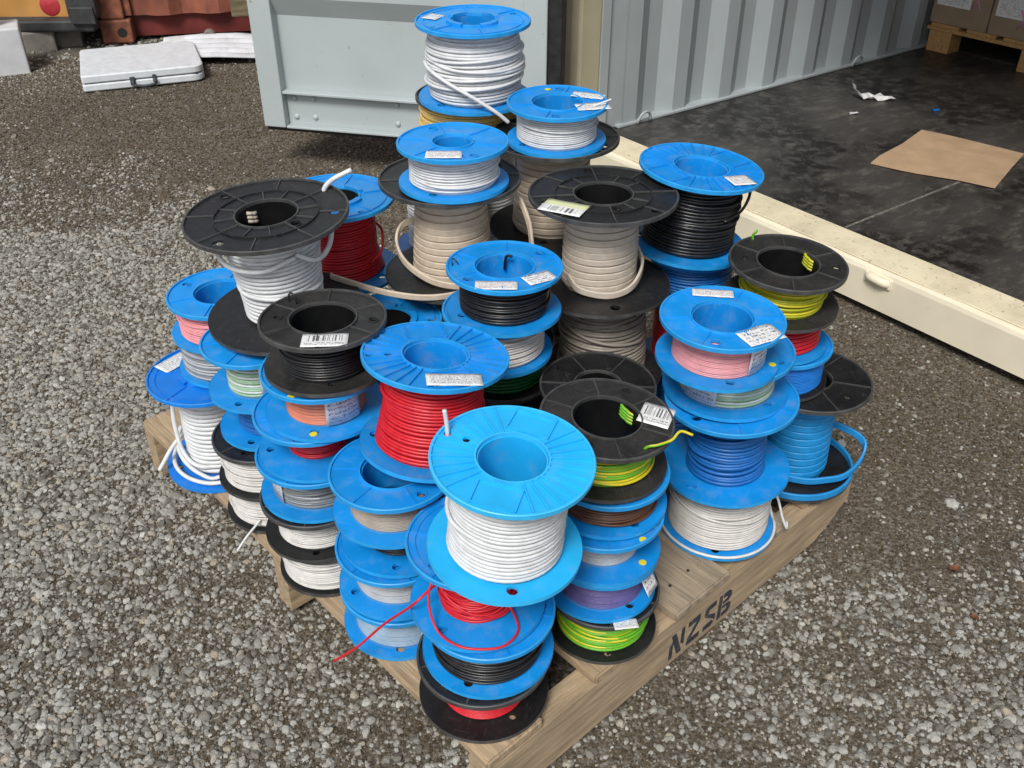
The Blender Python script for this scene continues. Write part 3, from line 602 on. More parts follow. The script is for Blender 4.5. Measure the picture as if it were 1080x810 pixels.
def crumple(name, pts, wd, sd, m, label, cat):
    rg = random.Random(sd); mb = MB(); vs = []; n = len(pts)
    for i, p in enumerate(pts):
        for j in range(5): vs.append((p[0] + rg.uniform(-.004, .004), p[1] + (j - 2) * wd * .5 * rg.uniform(.6, 1.2), p[2] + rg.uniform(0, wd * .5)))
    mb.add(vs, [(i * 5 + j, i * 5 + j + 1, (i + 1) * 5 + j + 1, (i + 1) * 5 + j) for i in range(n - 1) for j in range(4)])
    mb.add([(x, y, z - .001) for x, y, z in vs], [(i * 5 + j, (i + 1) * 5 + j, (i + 1) * 5 + j + 1, i * 5 + j + 1) for i in range(n - 1) for j in range(4)])
    return tag(ob(name, mb.mesh(name, m)), label, cat)
P0 = [cl(1.315 + .016 * i, -.335 - .016 * i, .149) for i in range(7)]
crumple('plastic_scrap', [p[:] for p in [cl(1.295, -.305, .205), cl(1.298, -.31, .178)] + P0], .034, 3, 'paper', 'crumpled white plastic scrap lying on the container floor near the wall', 'scrap')
crumple('paper_scrap', [cl(1.10 + .012 * i, -.44 - .006 * i, .148)[:] for i in range(4)], .012, 8, 'sheet_white', 'small pale scrap on the container floor beside the crumpled white plastic', 'scrap')
crumple('plastic_chip', [cl(1.42 + .012 * i, -.62 - .006 * i, .148)[:] for i in range(3)], .012, 9, 'blue_deep', 'tiny blue chip on the container floor right of the white plastic', 'scrap')
# pallet of boxes at the back of the floor
px, py = 2.25, -.012
bp_ = cl(px, py, .146)
p2 = thing('wooden_pallet', 'light timber pallet carrying cardboard boxes inside the container', 'pallet', bp_, (0, 0, rz))
for y in (-.14, -.62, -1.1):
    for x in (.0, .5, .95): ob('block', MB().box((x, y, .0), (x + .1, y + .12, .098), .002).mesh('block', 'wood_new'), p2)
for x in (.0, .5, .95): ob('bearer', MB().box((x, -1.1, .0985), (x + .1, -.0, .116), .002).mesh('bearer', 'wood_new'), p2)
for i in range(6): ob('deck_board', MB().box((-.0 + .0, -.0 - .02 - .19 * i - .15, .1165), (1.06, -.02 - .19 * i, .134), .002).mesh('deck_board', 'wood_new'), p2)
for i in range(3):
    b0 = cl(px + .004, py - .004 - .305 * i, .2805); bx = thing('cardboard_box', ['brown carton with white label and pink X, nearest the corrugated wall', 'brown carton with white label, second along the pallet from the corrugated wall', 'brown carton at the right end of the boxes on the container pallet'][i], 'box', b0, (0, 0, rz), 'cartons on the container pallet')
    ob('carton', MB().box((0, -.298, 0), (.42, 0, .36), .003).mesh('carton', 'box_card'), bx)
    me = MB().add([(-.0012, -.02, .085), (-.0012, -.195, .085), (-.0012, -.195, .27), (-.0012, -.02, .27)], [(0, 1, 2, 3)]).add([(-.0002, -.02, .085), (-.0002, -.195, .085), (-.0002, -.195, .27), (-.0002, -.02, .27)], [(3, 2, 1, 0)]).mesh('label_sticker', sticker_mat('fine')); uvs(me, lambda v: ((0, 0), (1, 0), (1, 1), (0, 1))[v % 4]); ob('label_sticker', me, bx)
    if i < 2:
        cx_ = -.225 if i == 0 else -.16; cz_ = .135 if i == 0 else .09; mb = MB()
        for s_ in (1, -1): mb.sweep([(-.0012, cx_ - .022 * s_, cz_ - .045), (-.0012, cx_, cz_), (-.0012, cx_ + .022 * s_, cz_ + .04)], flat(.007, .0016), up=(0, 1, .2))
        ob('marker_cross', mb.mesh('marker_cross', 'pink_ink'), bx)
# ------------------------------------------------------------------ far left of the yard
ft_ = thing('folding_table', 'white plastic folding table folded flat on the ground', 'folding table', (-2.11, 4.68, 0), (0, 0, math.atan2(.21, .54)))
def rrect(x0, y0, x1, y1, r, z0, z1, bev=.006):
    o = []
    for cx, cy, a in ((x1 - r, y1 - r, 0), (x0 + .02, y1 - .02, 90), (x0 + .012, y0 + .012, 180), (x1 - r, y0 + r, 270)):
        rr = r if cx == x1 - r else (.02 if a == 90 else .012)
        o += [(cx + rr * math.cos(R_(a + 15 * i)), cy + rr * math.sin(R_(a + 15 * i))) for i in range(7)]
    n = len(o); mx_, my_ = (x0 + x1) / 2, (y0 + y1) / 2; vs = []
    for z, s_ in ((z0, bev), (z0 + bev, 0), (z1 - bev, 0), (z1, bev)): vs += [(x - s_ * (1 if x > mx_ else -1), y - s_ * (1 if y > my_ else -1), z) for x, y in o]
    fs = [tuple(range(n - 1, -1, -1)), tuple(range(3 * n, 4 * n))] + [(k * n + i, k * n + (i + 1) % n, (k + 1) * n + (i + 1) % n, (k + 1) * n + i) for k in range(3) for i in range(n)]
    return MB().add(vs, fs)
ob('table_half', rrect(0, 0, .585, .53, .06, -.004, .032).mesh('table_half', 'table_plastic'), ft_)
ob('table_half', rrect(0, 0, .585, .53, .06, .036, .074).mesh('table_half', 'table_plastic'), ft_)
ob('seam_strip', MB().box((.012, .006, .0285), (.55, .5, .0395)).mesh('seam_strip', 'table_seam'), ft_)
ob('carry_handle', MB().sweep(spline([(.235, .0, .034), (.235, -.016, .028), (.24, -.022, .012), (.29, -.024, .006), (.335, -.022, .012), (.34, -.016, .028), (.34, .0, .034)], 5), circ(.007, 8), up=(0, .3, 1)).box((.222, -.006, .01), (.246, .001, .05), .002).box((.33, -.006, .012), (.348, .001, .052), .002).mesh('carry_handle', 'table_seam'), ft_)
# corrugated white sheet behind the table
mb = MB(); n = 40; vs = []
for j in range(9):
    for i in range(n + 1):
        a = i / n; x = -1.95 + 1.5 * j / 8; y = 5.13 + .42 * a + .20 * j / 8; z = .028 + .016 * math.sin(a * 2 * math.pi * 5) + .012 * math.sin(j * 1.1) + (.02 * a)
        vs.append((x + .18 * (1 - a) * (j / 8) * -.2, y, z))
k = n + 1; f1 = [(j * k + i, (j + 1) * k + i, (j + 1) * k + i + 1, j * k + i + 1) for j in range(8) for i in range(n)]
mb.add(vs, f1, True); mb.add([(x, y, z - .003) for x, y, z in vs], [f[::-1] for f in f1], True)
tag(ob('roofing_sheet', mb.mesh('roofing_sheet', 'sheet_white')), 'dirty white corrugated sheet lying on the ground behind the folded table', 'metal sheet')
# rusty red container
rc_ = thing('shipping_container', 'rusty red shipping container standing behind the white folding table', 'container', (-2.30, 5.62, 0), (0, 0, math.atan2(.16, .83)))
ob('bottom_rail', MB().box((.12, .06, .012), (6, .2, .20), .004).mesh('bottom_rail', 'rust_rail'), rc_)
line = corr(5.8, .036, .14); mb = MB()
vs = [(x, .03 - a, z) for x, a in line for z in (.135, 2.4)]; mb.add(vs, [(2 * i, 2 * i + 2, 2 * i + 3, 2 * i + 1) for i in range(len(line) - 1)]); mb.add([(x, y + .004, z) for x, y, z in vs], [(2 * i + 1, 2 * i + 3, 2 * i + 2, 2 * i) for i in range(len(line) - 1)])
ob('side_wall', mb.mesh('side_wall', 'rust_red'), rc_)
ob('corner_post', MB().box((-.03, -.03, .13), (.10, .12, 2.5), .008).box((.101, .0, .14), (.138, .05, 2.5), .003).mesh('corner_post', 'rust_post'), rc_)
ob('corner_casting', MB().box((-.04, -.04, .0), (.13, .14, .128), .01).mesh('corner_casting', 'rust_post'), rc_)
ob('casting_slot', MB().sharp_lathe([(.0001, 0), (.026, 0), (.026, .002), (.0001, .002)], 20).mesh('casting_slot', 'rubber'), rc_, (.075, -.0402, .06), (math.pi / 2, 0, 0))
ob('end_wall', MB().box((.13, .21, .2), (6, 2.4, 2.4)).mesh('end_wall', 'rust_red'), rc_)
tag(ob('timber_block', bend(MB().box((-.2, -.06, -.06), (.2, .06, .06), .006), .006, 9).mesh('timber_block', 'timber_old'), None, (-1.36, 5.56, .235), (0, 0, .2)), 'old greenish timber block against the red container beside the open door', 'timber')
o = tag(ob('pipe_fitting', MB().sharp_lathe([(.012, -.03), (.034, -.03), (.036, .0), (.034, .03), (.012, .03)], 20).mesh('pipe_fitting', 'concrete'), None, (-1.72, 5.58, .045), (math.pi / 2, .2, .2)), 'small grey round fitting on the ground against the red container', 'fitting')
# orange trailer end with grey bumper
tr_ = thing('trailer', 'orange trailer end with red round marker above a dark grey bumper bar', 'trailer', (-2.95, 5.48, .1), (0, 0, .02))
ob('bumper_bar', bend(MB().box((.0, -.05, .0), (.64, .05, .062), .012), .006, 8).mesh('bumper_bar', 'bar_grey'), tr_)
ob('bumper_bracket', MB().box((.50, -.02, .0635), (.66, .05, .30), .008).box((.53, -.075, .045), (.665, -.052, .135), .006).mesh('bumper_bracket', 'bar_grey'), tr_)
ob('tail_panel', MB().box((-.6, .052, .02), (.50, .09, 1.0), .004).mesh('tail_panel', 'orange_paint'), tr_)
ob('round_marker', MB().lathe([(.0001, .008), (.045, .006), (.056, .0)], 28).mesh('round_marker', 'red_disc'), tr_, (.385, .0515, .118), (math.pi / 2, 0, 0))
ob('trailer_bed', MB().box((-.6, .092, .05), (.62, 3.0, .25)).mesh('trailer_bed', 'bar_grey'), tr_)
blk = tag(ob('concrete_block', bend(MB().box((-.5, 0, -.02), (0, .22, .215), .008), .008, 7).mesh('concrete_block', 'concrete_white'), None, (-2.53, 5.05, 0), (0, 0, .44)), 'white painted concrete block at the left edge of the yard', 'block')
jk = thing('jack_stand', 'grey steel screw jack standing on the white block under the trailer', 'jack', (-2.70, 5.08, .216))
ob('jack_tube', MB().sharp_lathe([(.0001, .055), (.042, .055), (.042, .32), (.0001, .32)], 20).mesh('jack_tube', 'galv'), jk)
ob('screw', MB().lathe([(.012 + (.016 if i % 2 else .024) * .9, .0 + i * .0065) for i in range(9)], 16).mesh('screw', 'galv'), jk)
ob('foot_plate', MB().sharp_lathe([(.0001, -.004), (.042, -.004), (.036, .006), (.0001, .006)], 18).mesh('foot_plate', 'galv'), jk)
for i, (x, y, s_, l) in enumerate(((-2.42, 5.50, 1, 'grey concrete lump under the trailer beside the white block'), (-2.30, 5.62, .8, 'smaller concrete lump under the bumper bar near the red container'))):
    mb = bend(MB().box((-.09 * s_, -.06, -.03), (.09 * s_, .08, .10 * s_), .012), .02, 12, i * 5); tag(ob('concrete_lump', mb.mesh('concrete_lump', 'concrete'), None, (x - .24, y, 0), (0, 0, .3)), l, 'concrete')
# ------------------------------------------------------------------ cable spools
# key: x, y, z, flange radius, height (metres; z of the underside, the pallet deck is at .137)
T = {
'A1':(-0.046,1.010,0.137,0.105,0.090), 'A2':(-0.038,1.022,0.227,0.104,0.092), 'A3':(-0.053,1.032,0.319,0.104,0.133), 'A4':(-0.011,1.005,0.452,0.112,0.172),
'B1':(0.157,1.152,0.137,0.095,0.092), 'B2':(0.150,1.160,0.229,0.095,0.084), 'B3':(0.149,1.161,0.313,0.097,0.082), 'B4':(0.154,1.182,0.395,0.098,0.068),
'B5':(0.142,1.192,0.463,0.105,0.088), 'C1':(0.406,1.412,0.137,0.112,0.150), 'C2':(0.402,1.398,0.287,0.118,0.166), 'C3':(0.386,1.425,0.453,0.112,0.086),
'C4':(0.353,1.385,0.539,0.105,0.086), 'D1':(0.598,1.587,0.137,0.122,0.230), 'D2':(0.529,1.591,0.367,0.098,0.085), 'D3':(0.515,1.592,0.452,0.098,0.085),
'D4':(0.507,1.579,0.537,0.108,0.090), 'L6':(-0.481,1.470,0.137,0.095,0.092), 'L5':(-0.480,1.461,0.229,0.095,0.096), 'L4':(-0.468,1.491,0.325,0.096,0.096),
'L3':(-0.470,1.478,0.421,0.096,0.104), 'K':(-0.417,1.533,0.540,0.142,0.205), 'N6':(-0.341,1.304,0.137,0.095,0.090), 'N5':(-0.352,1.302,0.227,0.098,0.086),
'N4':(-0.346,1.314,0.313,0.102,0.085), 'N3':(-0.339,1.319,0.398,0.102,0.085), 'N2':(-0.315,1.318,0.483,0.101,0.085), 'N1':(-0.305,1.320,0.568,0.102,0.090),
'O4':(-0.193,1.168,0.137,0.103,0.090), 'O3':(-0.194,1.173,0.227,0.102,0.086), 'O2':(-0.187,1.182,0.313,0.099,0.076), 'O1':(-0.190,1.170,0.389,0.100,0.082),
'Q':(-0.132,1.222,0.471,0.114,0.165), 'M3':(-0.622,1.615,0.137,0.118,0.225), 'M2':(-0.582,1.647,0.362,0.098,0.090), 'M1':(-0.569,1.634,0.452,0.102,0.085),
'H6':(-0.019,1.543,0.137,0.095,0.097), 'H5':(-0.019,1.543,0.234,0.095,0.085), 'H4':(-0.019,1.543,0.319,0.095,0.083), 'H3':(-0.019,1.543,0.402,0.100,0.087),
'H2':(-0.026,1.494,0.489,0.100,0.090), 'H1':(-0.014,1.484,0.579,0.102,0.090), 'F3':(0.193,1.657,0.137,0.100,0.205), 'F2':(0.184,1.652,0.342,0.125,0.205),
'F1':(0.168,1.643,0.547,0.138,0.190), 'G4':(-0.113,1.714,0.137,0.085,0.200), 'G3':(-0.102,1.726,0.337,0.085,0.200), 'G2':(-0.118,1.711,0.537,0.135,0.205),
'G1':(-0.108,1.676,0.742,0.102,0.082), 'J4':(0.089,1.894,0.137,0.090,0.205), 'J3':(0.089,1.894,0.342,0.090,0.205), 'J2':(0.087,1.910,0.547,0.135,0.205),
'J1':(0.090,1.876,0.752,0.100,0.082), 'E4':(0.370,1.750,0.137,0.090,0.180), 'E3':(0.375,1.752,0.317,0.090,0.150), 'E2':(0.370,1.757,0.467,0.100,0.105),
'E1':(0.352,1.757,0.572,0.120,0.165), 'I4':(-0.060,2.130,0.137,0.085,0.270), 'I3':(-0.060,2.130,0.407,0.085,0.275), 'I2':(-0.088,2.092,0.682,0.125,0.100),
'I1':(-0.081,2.053,0.782,0.120,0.165), 'R2':(-0.358,1.800,0.495,0.120,0.170), 'V1':(-0.400,1.700,0.300,0.095,0.195), 'V2':(-0.400,1.700,0.137,0.090,0.163),
'S1':(-0.240,1.581,0.415,0.105,0.090), 'S2':(-0.240,1.580,0.137,0.090,0.278), 'W1':(-0.160,1.960,0.475,0.100,0.175), 'W2':(-0.160,1.960,0.137,0.085,0.338),
'T1':(0.155,1.420,0.372,0.105,0.090), 'T2':(0.155,1.420,0.137,0.090,0.235),
}
GROUP = 'cable spools stacked on the pallet'
SP = {}
def spool(key, label, cable, cm, rw=.0022, rc=.82, top='plain', tm='blue', bot=None, bm=None, hub=.5, tilt=(0, 0), prof=None, messy=.4, stripe=0, tape=None, loops=0, wrap=False, dots=(), z_in=None, yaw=None, hm=None):
    x, y, z, R, h = T[key]; rng = random.Random(key)
    t = thing('cable_spool', label, 'cable spool', (x, y, z), (R_(tilt[0]), R_(tilt[1]), 0), GROUP); SP[key] = t
    rh = R * hub; bot = bot or top; bm = bm or tm; ft = .0076
    a0 = rng.uniform(0, 360) if yaw is None else yaw
    o1 = ob('flange', flange_mesh(bot, R, rh, bm), t, (0, 0, ft), (math.pi, 0, R_(rng.uniform(0, 360))))
    o2 = ob('flange', flange_mesh(top, R, rh, tm), t, (0, 0, h - ft), (0, 0, R_(a0)))
    ob('hub', MB().sharp_lathe([(rh - .0028, ft - .002), (rh - .0006, ft - .002), (rh - .0006, h - ft + .002), (rh - .0028, h - ft + .002)], 48).mesh('hub', hm or ('hub_shade' if tm.startswith('black') else tm)), t)
    if cable:
        ms = ['wire_' + c for c in (cm if isinstance(cm, tuple) else (cm,))]
        rcm = R * rc
        me = coil_mesh(rng, rcm, ft + .0006, h - ft - .0006 if z_in is None else ft + z_in, rw, ms, prof, messy, stripe, tape, loops)
        ob('cable', me, t)
        if wrap:
            mb = MB(); seg, k = 64, 8; vs = []; fs = []
            for lay in (0, 1):
                for i in range(seg):
                    a = 2 * math.pi * i / seg
                    for j in range(k + 1):
                        zz = ft + .001 + (h - 2 * ft - .002) * j / k; r = rcm + .0016 + (.0003 if lay else 0) + .0011 * noise.noise((a * 2.2, zz * 40, key.__hash__() % 7 if False else rng.random() * .05 + ord(key[0])))
                        vs.append((r * math.cos(a), r * math.sin(a), zz))
            o = seg * (k + 1)
            for i in range(seg):
                q = (i + 1) % seg
                for j in range(k):
                    A, B, Cc, D = i * (k + 1) + j, q * (k + 1) + j, q * (k + 1) + j + 1, i * (k + 1) + j + 1; fs += [(o + A, o + B, o + Cc, o + D)]
            ob('plastic_wrap', mb.add(vs, fs, True).mesh('plastic_wrap', 'film'), t)
    for a, d, lvl in dots: dot(t, d * R * math.cos(R_(a)), d * R * math.sin(R_(a)), (h - ft + .0046) if lvl else ft + .0004)
    return t
def lab(key, kind, a, d, wd, ht, ang):            # sticker on the upper face of the top flange
    x, y, z, R, h = T[key]; return sticker(SP[key], kind, d * R * math.cos(R_(a)), d * R * math.sin(R_(a)), wd * 1.15, ht * 1.18, ang, h - .0076 + (.0072 if key in ('F1', 'Q', 'E1') else .0058), random.Random(key + kind))
def side(key, kind, a0, a1, rc=.85, lo=.18, hi=.82):
    x, y, z, R, h = T[key]; ft = .0076; return wrap_label(SP[key], kind, R * rc + .0034, a0, a1, ft + (h - 2 * ft) * lo, ft + (h - 2 * ft) * hi)
N3 = dict(rw=.0022, rc=.82)
taper = lambda a, b: (lambda u: a + (b - a) * u)
bulge = lambda a, m_, b: (lambda u: a + (b - a) * u + (m_ - (a + b) / 2) * 4 * u * (1 - u))
# --- front corner stack
spool('A1', 'black spool with red cable at the very bottom of the front corner stack', 1, 'red', .0016, .66, 'black', 'black', messy=.15)
spool('A2', 'blue spool of black cable, second from the bottom in the front corner stack', 1, 'black', .0024, .83, tilt=(.5, .4), messy=.9, loops=2)
spool('A3', 'nearly empty blue spool with loose red wire under the front white cable spool', 1, 'red', .002, .56, hub=.45, top='tabs', bot='plain', messy=1.2, loops=5, z_in=.06)
spool('A4', 'large light blue ribbed spool of white cable topping the front corner stack', 1, 'white', .0033, .755, 'ribbed', 'blue_light', bot='plain', hub=.44, tilt=(2.5, 4), prof=bulge(1.0, .985, 1.02), messy=.3, loops=1, yaw=0)
# --- stack right of the front corner
spool('B1', 'black spool of bright green cable at the bottom beside the NZSB board', 1, ('green', 'yellow'), .0027, .82, 'black', 'black', stripe=1, messy=.7, loops=2)
spool('B2', 'film wrapped blue spool of purple wire above the bright green cable', 1, 'purple', .0015, .78, wrap=True)
spool('B3', 'film wrapped blue spool of grey wire with yellow dots under the brown cable', 1, 'silver', .0014, .62, wrap=True, dots=((-38, .82, 0), (-52, .93, 1)))
spool('B4', 'blue spool of dark brown cable under the green and yellow spool with barcode', 1, 'brown', .0022, .82, messy=.7, loops=2)
spool('B5', 'black spool of green and yellow cable with square barcode label, middle of pallet', 1, ('green', 'yellow'), .0026, .76, 'black', 'black_dusty', hub=.51, tilt=(1, 3.5), stripe=3, messy=.7, loops=3)
# --- right hand stack
spool('C1', 'blue spool of white cable standing on the pallet right of the NZSB stencil', 1, 'white_warm', .0027, .86, messy=.6, loops=2, prof=bulge(1.0, 1.0, .92))
spool('C2', 'large blue spool of loosely wound blue cable above the white cable on the right', 1, 'blue', .0033, .62, hub=.4, messy=1.0, loops=4, prof=bulge(1, .96, 1.1), tilt=(0, -3))
spool('C3', 'film wrapped blue spool of pale green wire under the pink one on the right', 1, ('lightgreen', 'white'), .0026, .76, wrap=True, stripe=2, messy=.6)
spool('C4', 'film wrapped blue spool of pink wire topping the right hand stack', 1, 'pink', .0015, .74, wrap=True, dots=((-18, .90, 0),), tilt=(1, .6), yaw=52)
# --- far right stack
spool('D1', 'large black spool of flat bright blue cable at the right corner of the pallet', 1, 'blue_flat', .003, .54, 'black', 'black', hub=.36, tape=(.0155, .006), messy=.15, prof=taper(1.06, .94))
spool('D2', 'blue spool of fine bright blue wire on the large black spool at right', 1, 'blue_bright', .0016, .9, tm='blue', bm='black', bot='black', messy=.25, loops=1)
spool('D3', 'blue spool of red wire under the rightmost black topped spool', 1, 'red', .0022, .84, messy=.6, loops=2)
spool('D4', 'black spool of yellow green cable, rightmost of the spool tops', 1, ('olive', 'yellow'), .0026, .72, 'black', 'black_dusty', hub=.52, tilt=(2.5, 1.5), stripe=2, messy=.9, loops=5)
# --- left edge stacks
spool('L6', 'black spool of white cable at the bottom of the left edge stack', 1, 'white_warm', .0021, .9, 'black', 'black', messy=.6, loops=2)
spool('L5', 'black spool of white cable under the blue wire, second up in the left stack', 1, 'white_warm', .0021, .88, 'black', 'black', messy=.6, loops=2)
spool('L4', 'blue spool of dark blue wire between green wrapped wire and white cable at left', 1, 'blue', .002, .62, messy=.5)
spool('L3', 'film wrapped blue spool of green wire under the tall white cable spool at left', 1, ('lightgreen', 'white'), .0024, .62, wrap=True, stripe=2, messy=.5)
spool('K', 'tall black flanged spool of thick white cable standing highest on the left', 1, 'white', .0040, .64, 'ring', 'black', hub=.375, tilt=(2.5, -2.2), prof=lambda u: .80 + .2 * u ** 1.6, messy=.22, loops=1, bot='black', yaw=40)
spool('N6', 'black spool of white cable at the bottom by the pallet edge, left of grey wraps', 1, 'white_warm', .0022, .93, 'black', 'black', messy=.7, loops=2)
spool('N5', 'black spool of white cable second from the bottom under the grey black wrapped coil', 1, 'white_warm', .002, .76, 'black', 'black', messy=.6, loops=1)
spool('N4', 'film wrapped blue spool of black and grey wire below the red wire at left', 1, ('greyband', 'silver'), .0024, .76, wrap=True, stripe=1, messy=.9, loops=3)
spool('N3', 'blue spool with a small coil of red wire below the orange wrapped spool', 1, 'red', .0022, .5, hub=.4, messy=.5)
spool('N2', 'film wrapped blue spool of orange wire below the black spool with barcode', 1, 'orange', .0015, .66, wrap=True, dots=((-112, .92, 1), (-95, .86, 0)))
spool('N1', 'black spool of black cable with white barcode label in front of tall white cable', 1, 'black', .0023, .72, 'black', 'black_dusty', hub=.52, messy=.3, loops=1, tilt=(-1.5, 0.5))
spool('O4', 'film wrapped blue spool of pale blue wire at the bottom left of front corner', 1, 'bluegrey', .0015, .8, wrap=True)
spool('O3', 'film wrapped blue spool of grey wire second from bottom, left of front corner', 1, 'silver', .0015, .72, wrap=True)
spool('O2', 'blue spool of thin black wire between the tan and grey wrapped spools', 1, 'black', .0022, .6, messy=.6)
spool('O1', 'film wrapped blue spool of tan wire under the large red cable spool', 1, 'tan', .0014, .72, wrap=True, hub=.5, yaw=290)
spool('Q', 'large blue ribbed spool of thick red cable leaning behind the front white one', 1, 'red', .0028, .71, 'ribbed', 'blue', bot='plain', hub=.445, tilt=(-5, 5), prof=lambda u: 1.12 - .14 * min(1, u * 2.2), messy=.3, loops=1)
spool('M3', 'deep blue spool of thick white cable at the left corner of the pallet', 1, 'white', .005, .60, 'tabs', 'blue_deep', bot='plain', hub=.4, messy=.3, prof=taper(1.05, .95))
spool('M2', 'film wrapped blue spool of black and white wire under the leftmost pink one', 1, ('silver', 'greyband'), .0026, .9, wrap=True, stripe=2, messy=.8)
spool('M1', 'blue spool of pink wire topping the leftmost stack', 1, 'pink', .0018, .86, hub=.5, messy=.6, loops=2)
# --- middle and back
spool('H6', 'black spool hidden lowest below the dark green cable in the middle', 1, 'black', .0026, .8, 'black', 'black')
spool('H5', 'dark blue topped spool second from the bottom below the dark green cable', 1, 'black', .0026, .8)
spool('H4', 'black spool directly below the dark green cable behind the red spool', 1, 'black', .0026, .8, 'black', 'black')
spool('H3', 'spool of dark green cable low between the red and green yellow spools', 1, 'green_dark', .0026, .85, 'black', 'black', messy=.7, loops=2)
spool('H2', 'blue spool of cream white cable under the black cable in the middle', 1, 'white_warm', .0024, .86, messy=.5, loops=2)
spool('H1', 'blue spool of black cable with two torn labels in the middle of the pallet', 1, 'black', .0025, .78, hub=.51, messy=.4, loops=2, tilt=(-1, 0.6), yaw=20)
spool('T2', 'black spool low behind the green yellow barcode spool, under another black one', 1, 'black', .003, .8, 'black', 'black')
spool('T1', 'black spool tucked behind the green and yellow spool with barcode', 1, 'black', .003, .8, 'black', 'black', hub=.4, tilt=(2, 0))
spool('F3', 'black spool of grey cable at the bottom of the central back stack', 1, 'grey', .003, .8, 'black', 'black')
spool('F2', 'black spool of round grey cable under the large flat beige cable spool', 1, 'grey', .0034, .66, 'black', 'black', hub=.4, messy=.9, loops=5, prof=taper(1.12, .95))
spool('F1', 'large black spool of flat beige cable with yellow white label, centre back', 1, 'grey_flat', .003, .5, 'ring', 'black', bot='black', hub=.39, tape=(.0124, .0052), messy=.16, prof=taper(1.06, 1.0), yaw=0)
spool('G4', 'black spool lowest under the flat beige cable stack left of centre', 1, 'grey_flat', .003, .8, 'black', 'black')
spool('G3', 'black spool of beige cable second lowest in the stack left of centre', 1, 'grey_flat', .003, .8, 'black', 'black')
spool('G2', 'large black spool of flat beige cable unwinding under a small blue white-wire spool', 1, 'cream', .003, .51, 'black', 'black', hub=.39, tape=(.0124, .0052), messy=.18, prof=taper(1.16, .98), yaw=0)
spool('G1', 'small blue spool of white wire on the unwinding flat beige cable spool', 1, 'white', .0023, .81, hub=.36, messy=.35, loops=2, yaw=100)
spool('J4', 'black spool lowest in the back stack below the small white-wire spool', 1, 'grey_flat', .003, .8, 'black', 'black')
spool('J3', 'black spool second lowest in the back stack below the small white-wire spool', 1, 'grey_flat', .003, .8, 'black', 'black')
spool('J2', 'black spool of flat beige cable at the back under a two-label blue spool', 1, 'cream', .003, .55, 'ring', 'black', bot='black', hub=.39, tape=(.0124, .0052), messy=.2, prof=taper(1.16, 1))
spool('J1', 'small blue spool of white wire with two labels, back near the container post', 1, 'white', .0019, .81, hub=.51, messy=.3, loops=1, dots=((102, .8, 1),), yaw=65, tilt=(1.5, 0))
spool('E4', 'blue spool lowest below the black cable spool near the container sill', 1, 'blue', .003, .8)
spool('E3', 'blue spool with dark red wire low in the stack near the container sill', 1, 'red_dark', .0026, .82, messy=.6)
spool('E2', 'deep blue spool directly under the thick black cable near the container sill', 1, 'blue', .003, .84, tm='blue_deep')
spool('E1', 'blue ribbed spool of thick black cable beside the container sill', 1, 'black', .0031, .70, 'ribbed', 'blue', bot='plain', hub=.445, tilt=(1, 5), prof=bulge(1.12, 1.05, .98), messy=.5, loops=4)
spool('I4', 'blue spool lowest in the rearmost stack beneath the yellow cable', 1, 'white', .004, .8)
spool('I3', 'blue spool second lowest in the rearmost stack beneath the yellow cable', 1, 'white', .004, .8)
spool('I2', 'black spool of pale yellow cable under the rearmost tall white cable spool', 1, 'yellow_pale', .0026, .93, 'black', 'black', messy=.8, loops=4)
spool('I1', 'tallest rear blue spool of messy thick white cable before the container door', 1, 'white', .0033, .82, 'tabs', 'blue', bot='plain', hub=.39, prof=bulge(.97, 1.06, .93), messy=.6, loops=5, tilt=(1.5, 0))
spool('R2', 'blue spool of dark red cable behind the tall white cable spool', 1, 'red_dark', .0027, .66, 'tabs', 'blue', bot='plain', hub=.4, hm='hub_shade', messy=.3, prof=lambda u: 1.12 - .14 * min(1, u * 3), loops=1)
spool('V2', 'black spool lowest beneath the dark red cable spool', 1, 'white_warm', .003, .8, 'black', 'black')
spool('V1', 'black spool with a paper tag directly beneath the dark red cable spool', 1, 'black', .003, .8, 'black', 'black_dusty', hub=.4)
spool('S2', 'black spool low between the red spools, under an empty looking blue top', 1, 'black', .003, .8, 'black', 'black')
spool('S1', 'blue spool with dark hollow centre between beige flat cable and red spool', 1, 'black', .003, .8, 'tabs', 'blue', hub=.45, hm='hub_shade')
spool('W2', 'black spool lowest in the stack behind the unwinding beige cable', 1, 'white', .004, .8, 'black', 'black')
spool('W1', 'deep blue spool half hidden behind the unwinding flat beige cable', 1, 'white', .004, .72, tm='blue_deep', hub=.4)
for k in ('A4', 'K', 'Q', 'B5', 'E1', 'D4', 'I1', 'T1'):
    o = SP[k]; o.location.z += T[k][3] * math.sin(max(abs(o.rotation_euler.x), abs(o.rotation_euler.y))) * .9
# --- stickers on the flanges
lab('A2', 'print', 40, .7, .03, .02, 20)
lab('B5', 'barcode', 8, .755, .044, .046, -22)
lab('C4', 'hand', -48, .73, .062, .04, 25); lab('C4', 'red', 92, .76, .062, .022, -6)
side('C4', 'wrapped', -62, -16, .74, .08, .92); side('C3', 'wrapped', -155, -112, .76, .08, .92)
lab('F1', 'yellow', 222, .74, .070, .046, -25)
lab('G1', 'red', -100, .68, .056, .03, 0)
lab('H1', 'red', -100, .76, .062, .026, 0); lab('H1', 'hand', -38, .74, .048, .03, 30)
lab('J1', 'hand', 30, .74, .058, .026, -20); lab('J1', 'print', -22, .74, .058, .032, 10)
lab('E1', 'red', -42, .72, .042, .036, 20)
lab('Q', 'print', -68, .76, .072, .03, 8)
lab('N1', 'barcode', -78, .72, .062, .034, 4)
lab('I1', 'hand', 165, .72, .034, .03, 60)
lab('M3', 'print', 155, .72, .06, .036, 55)
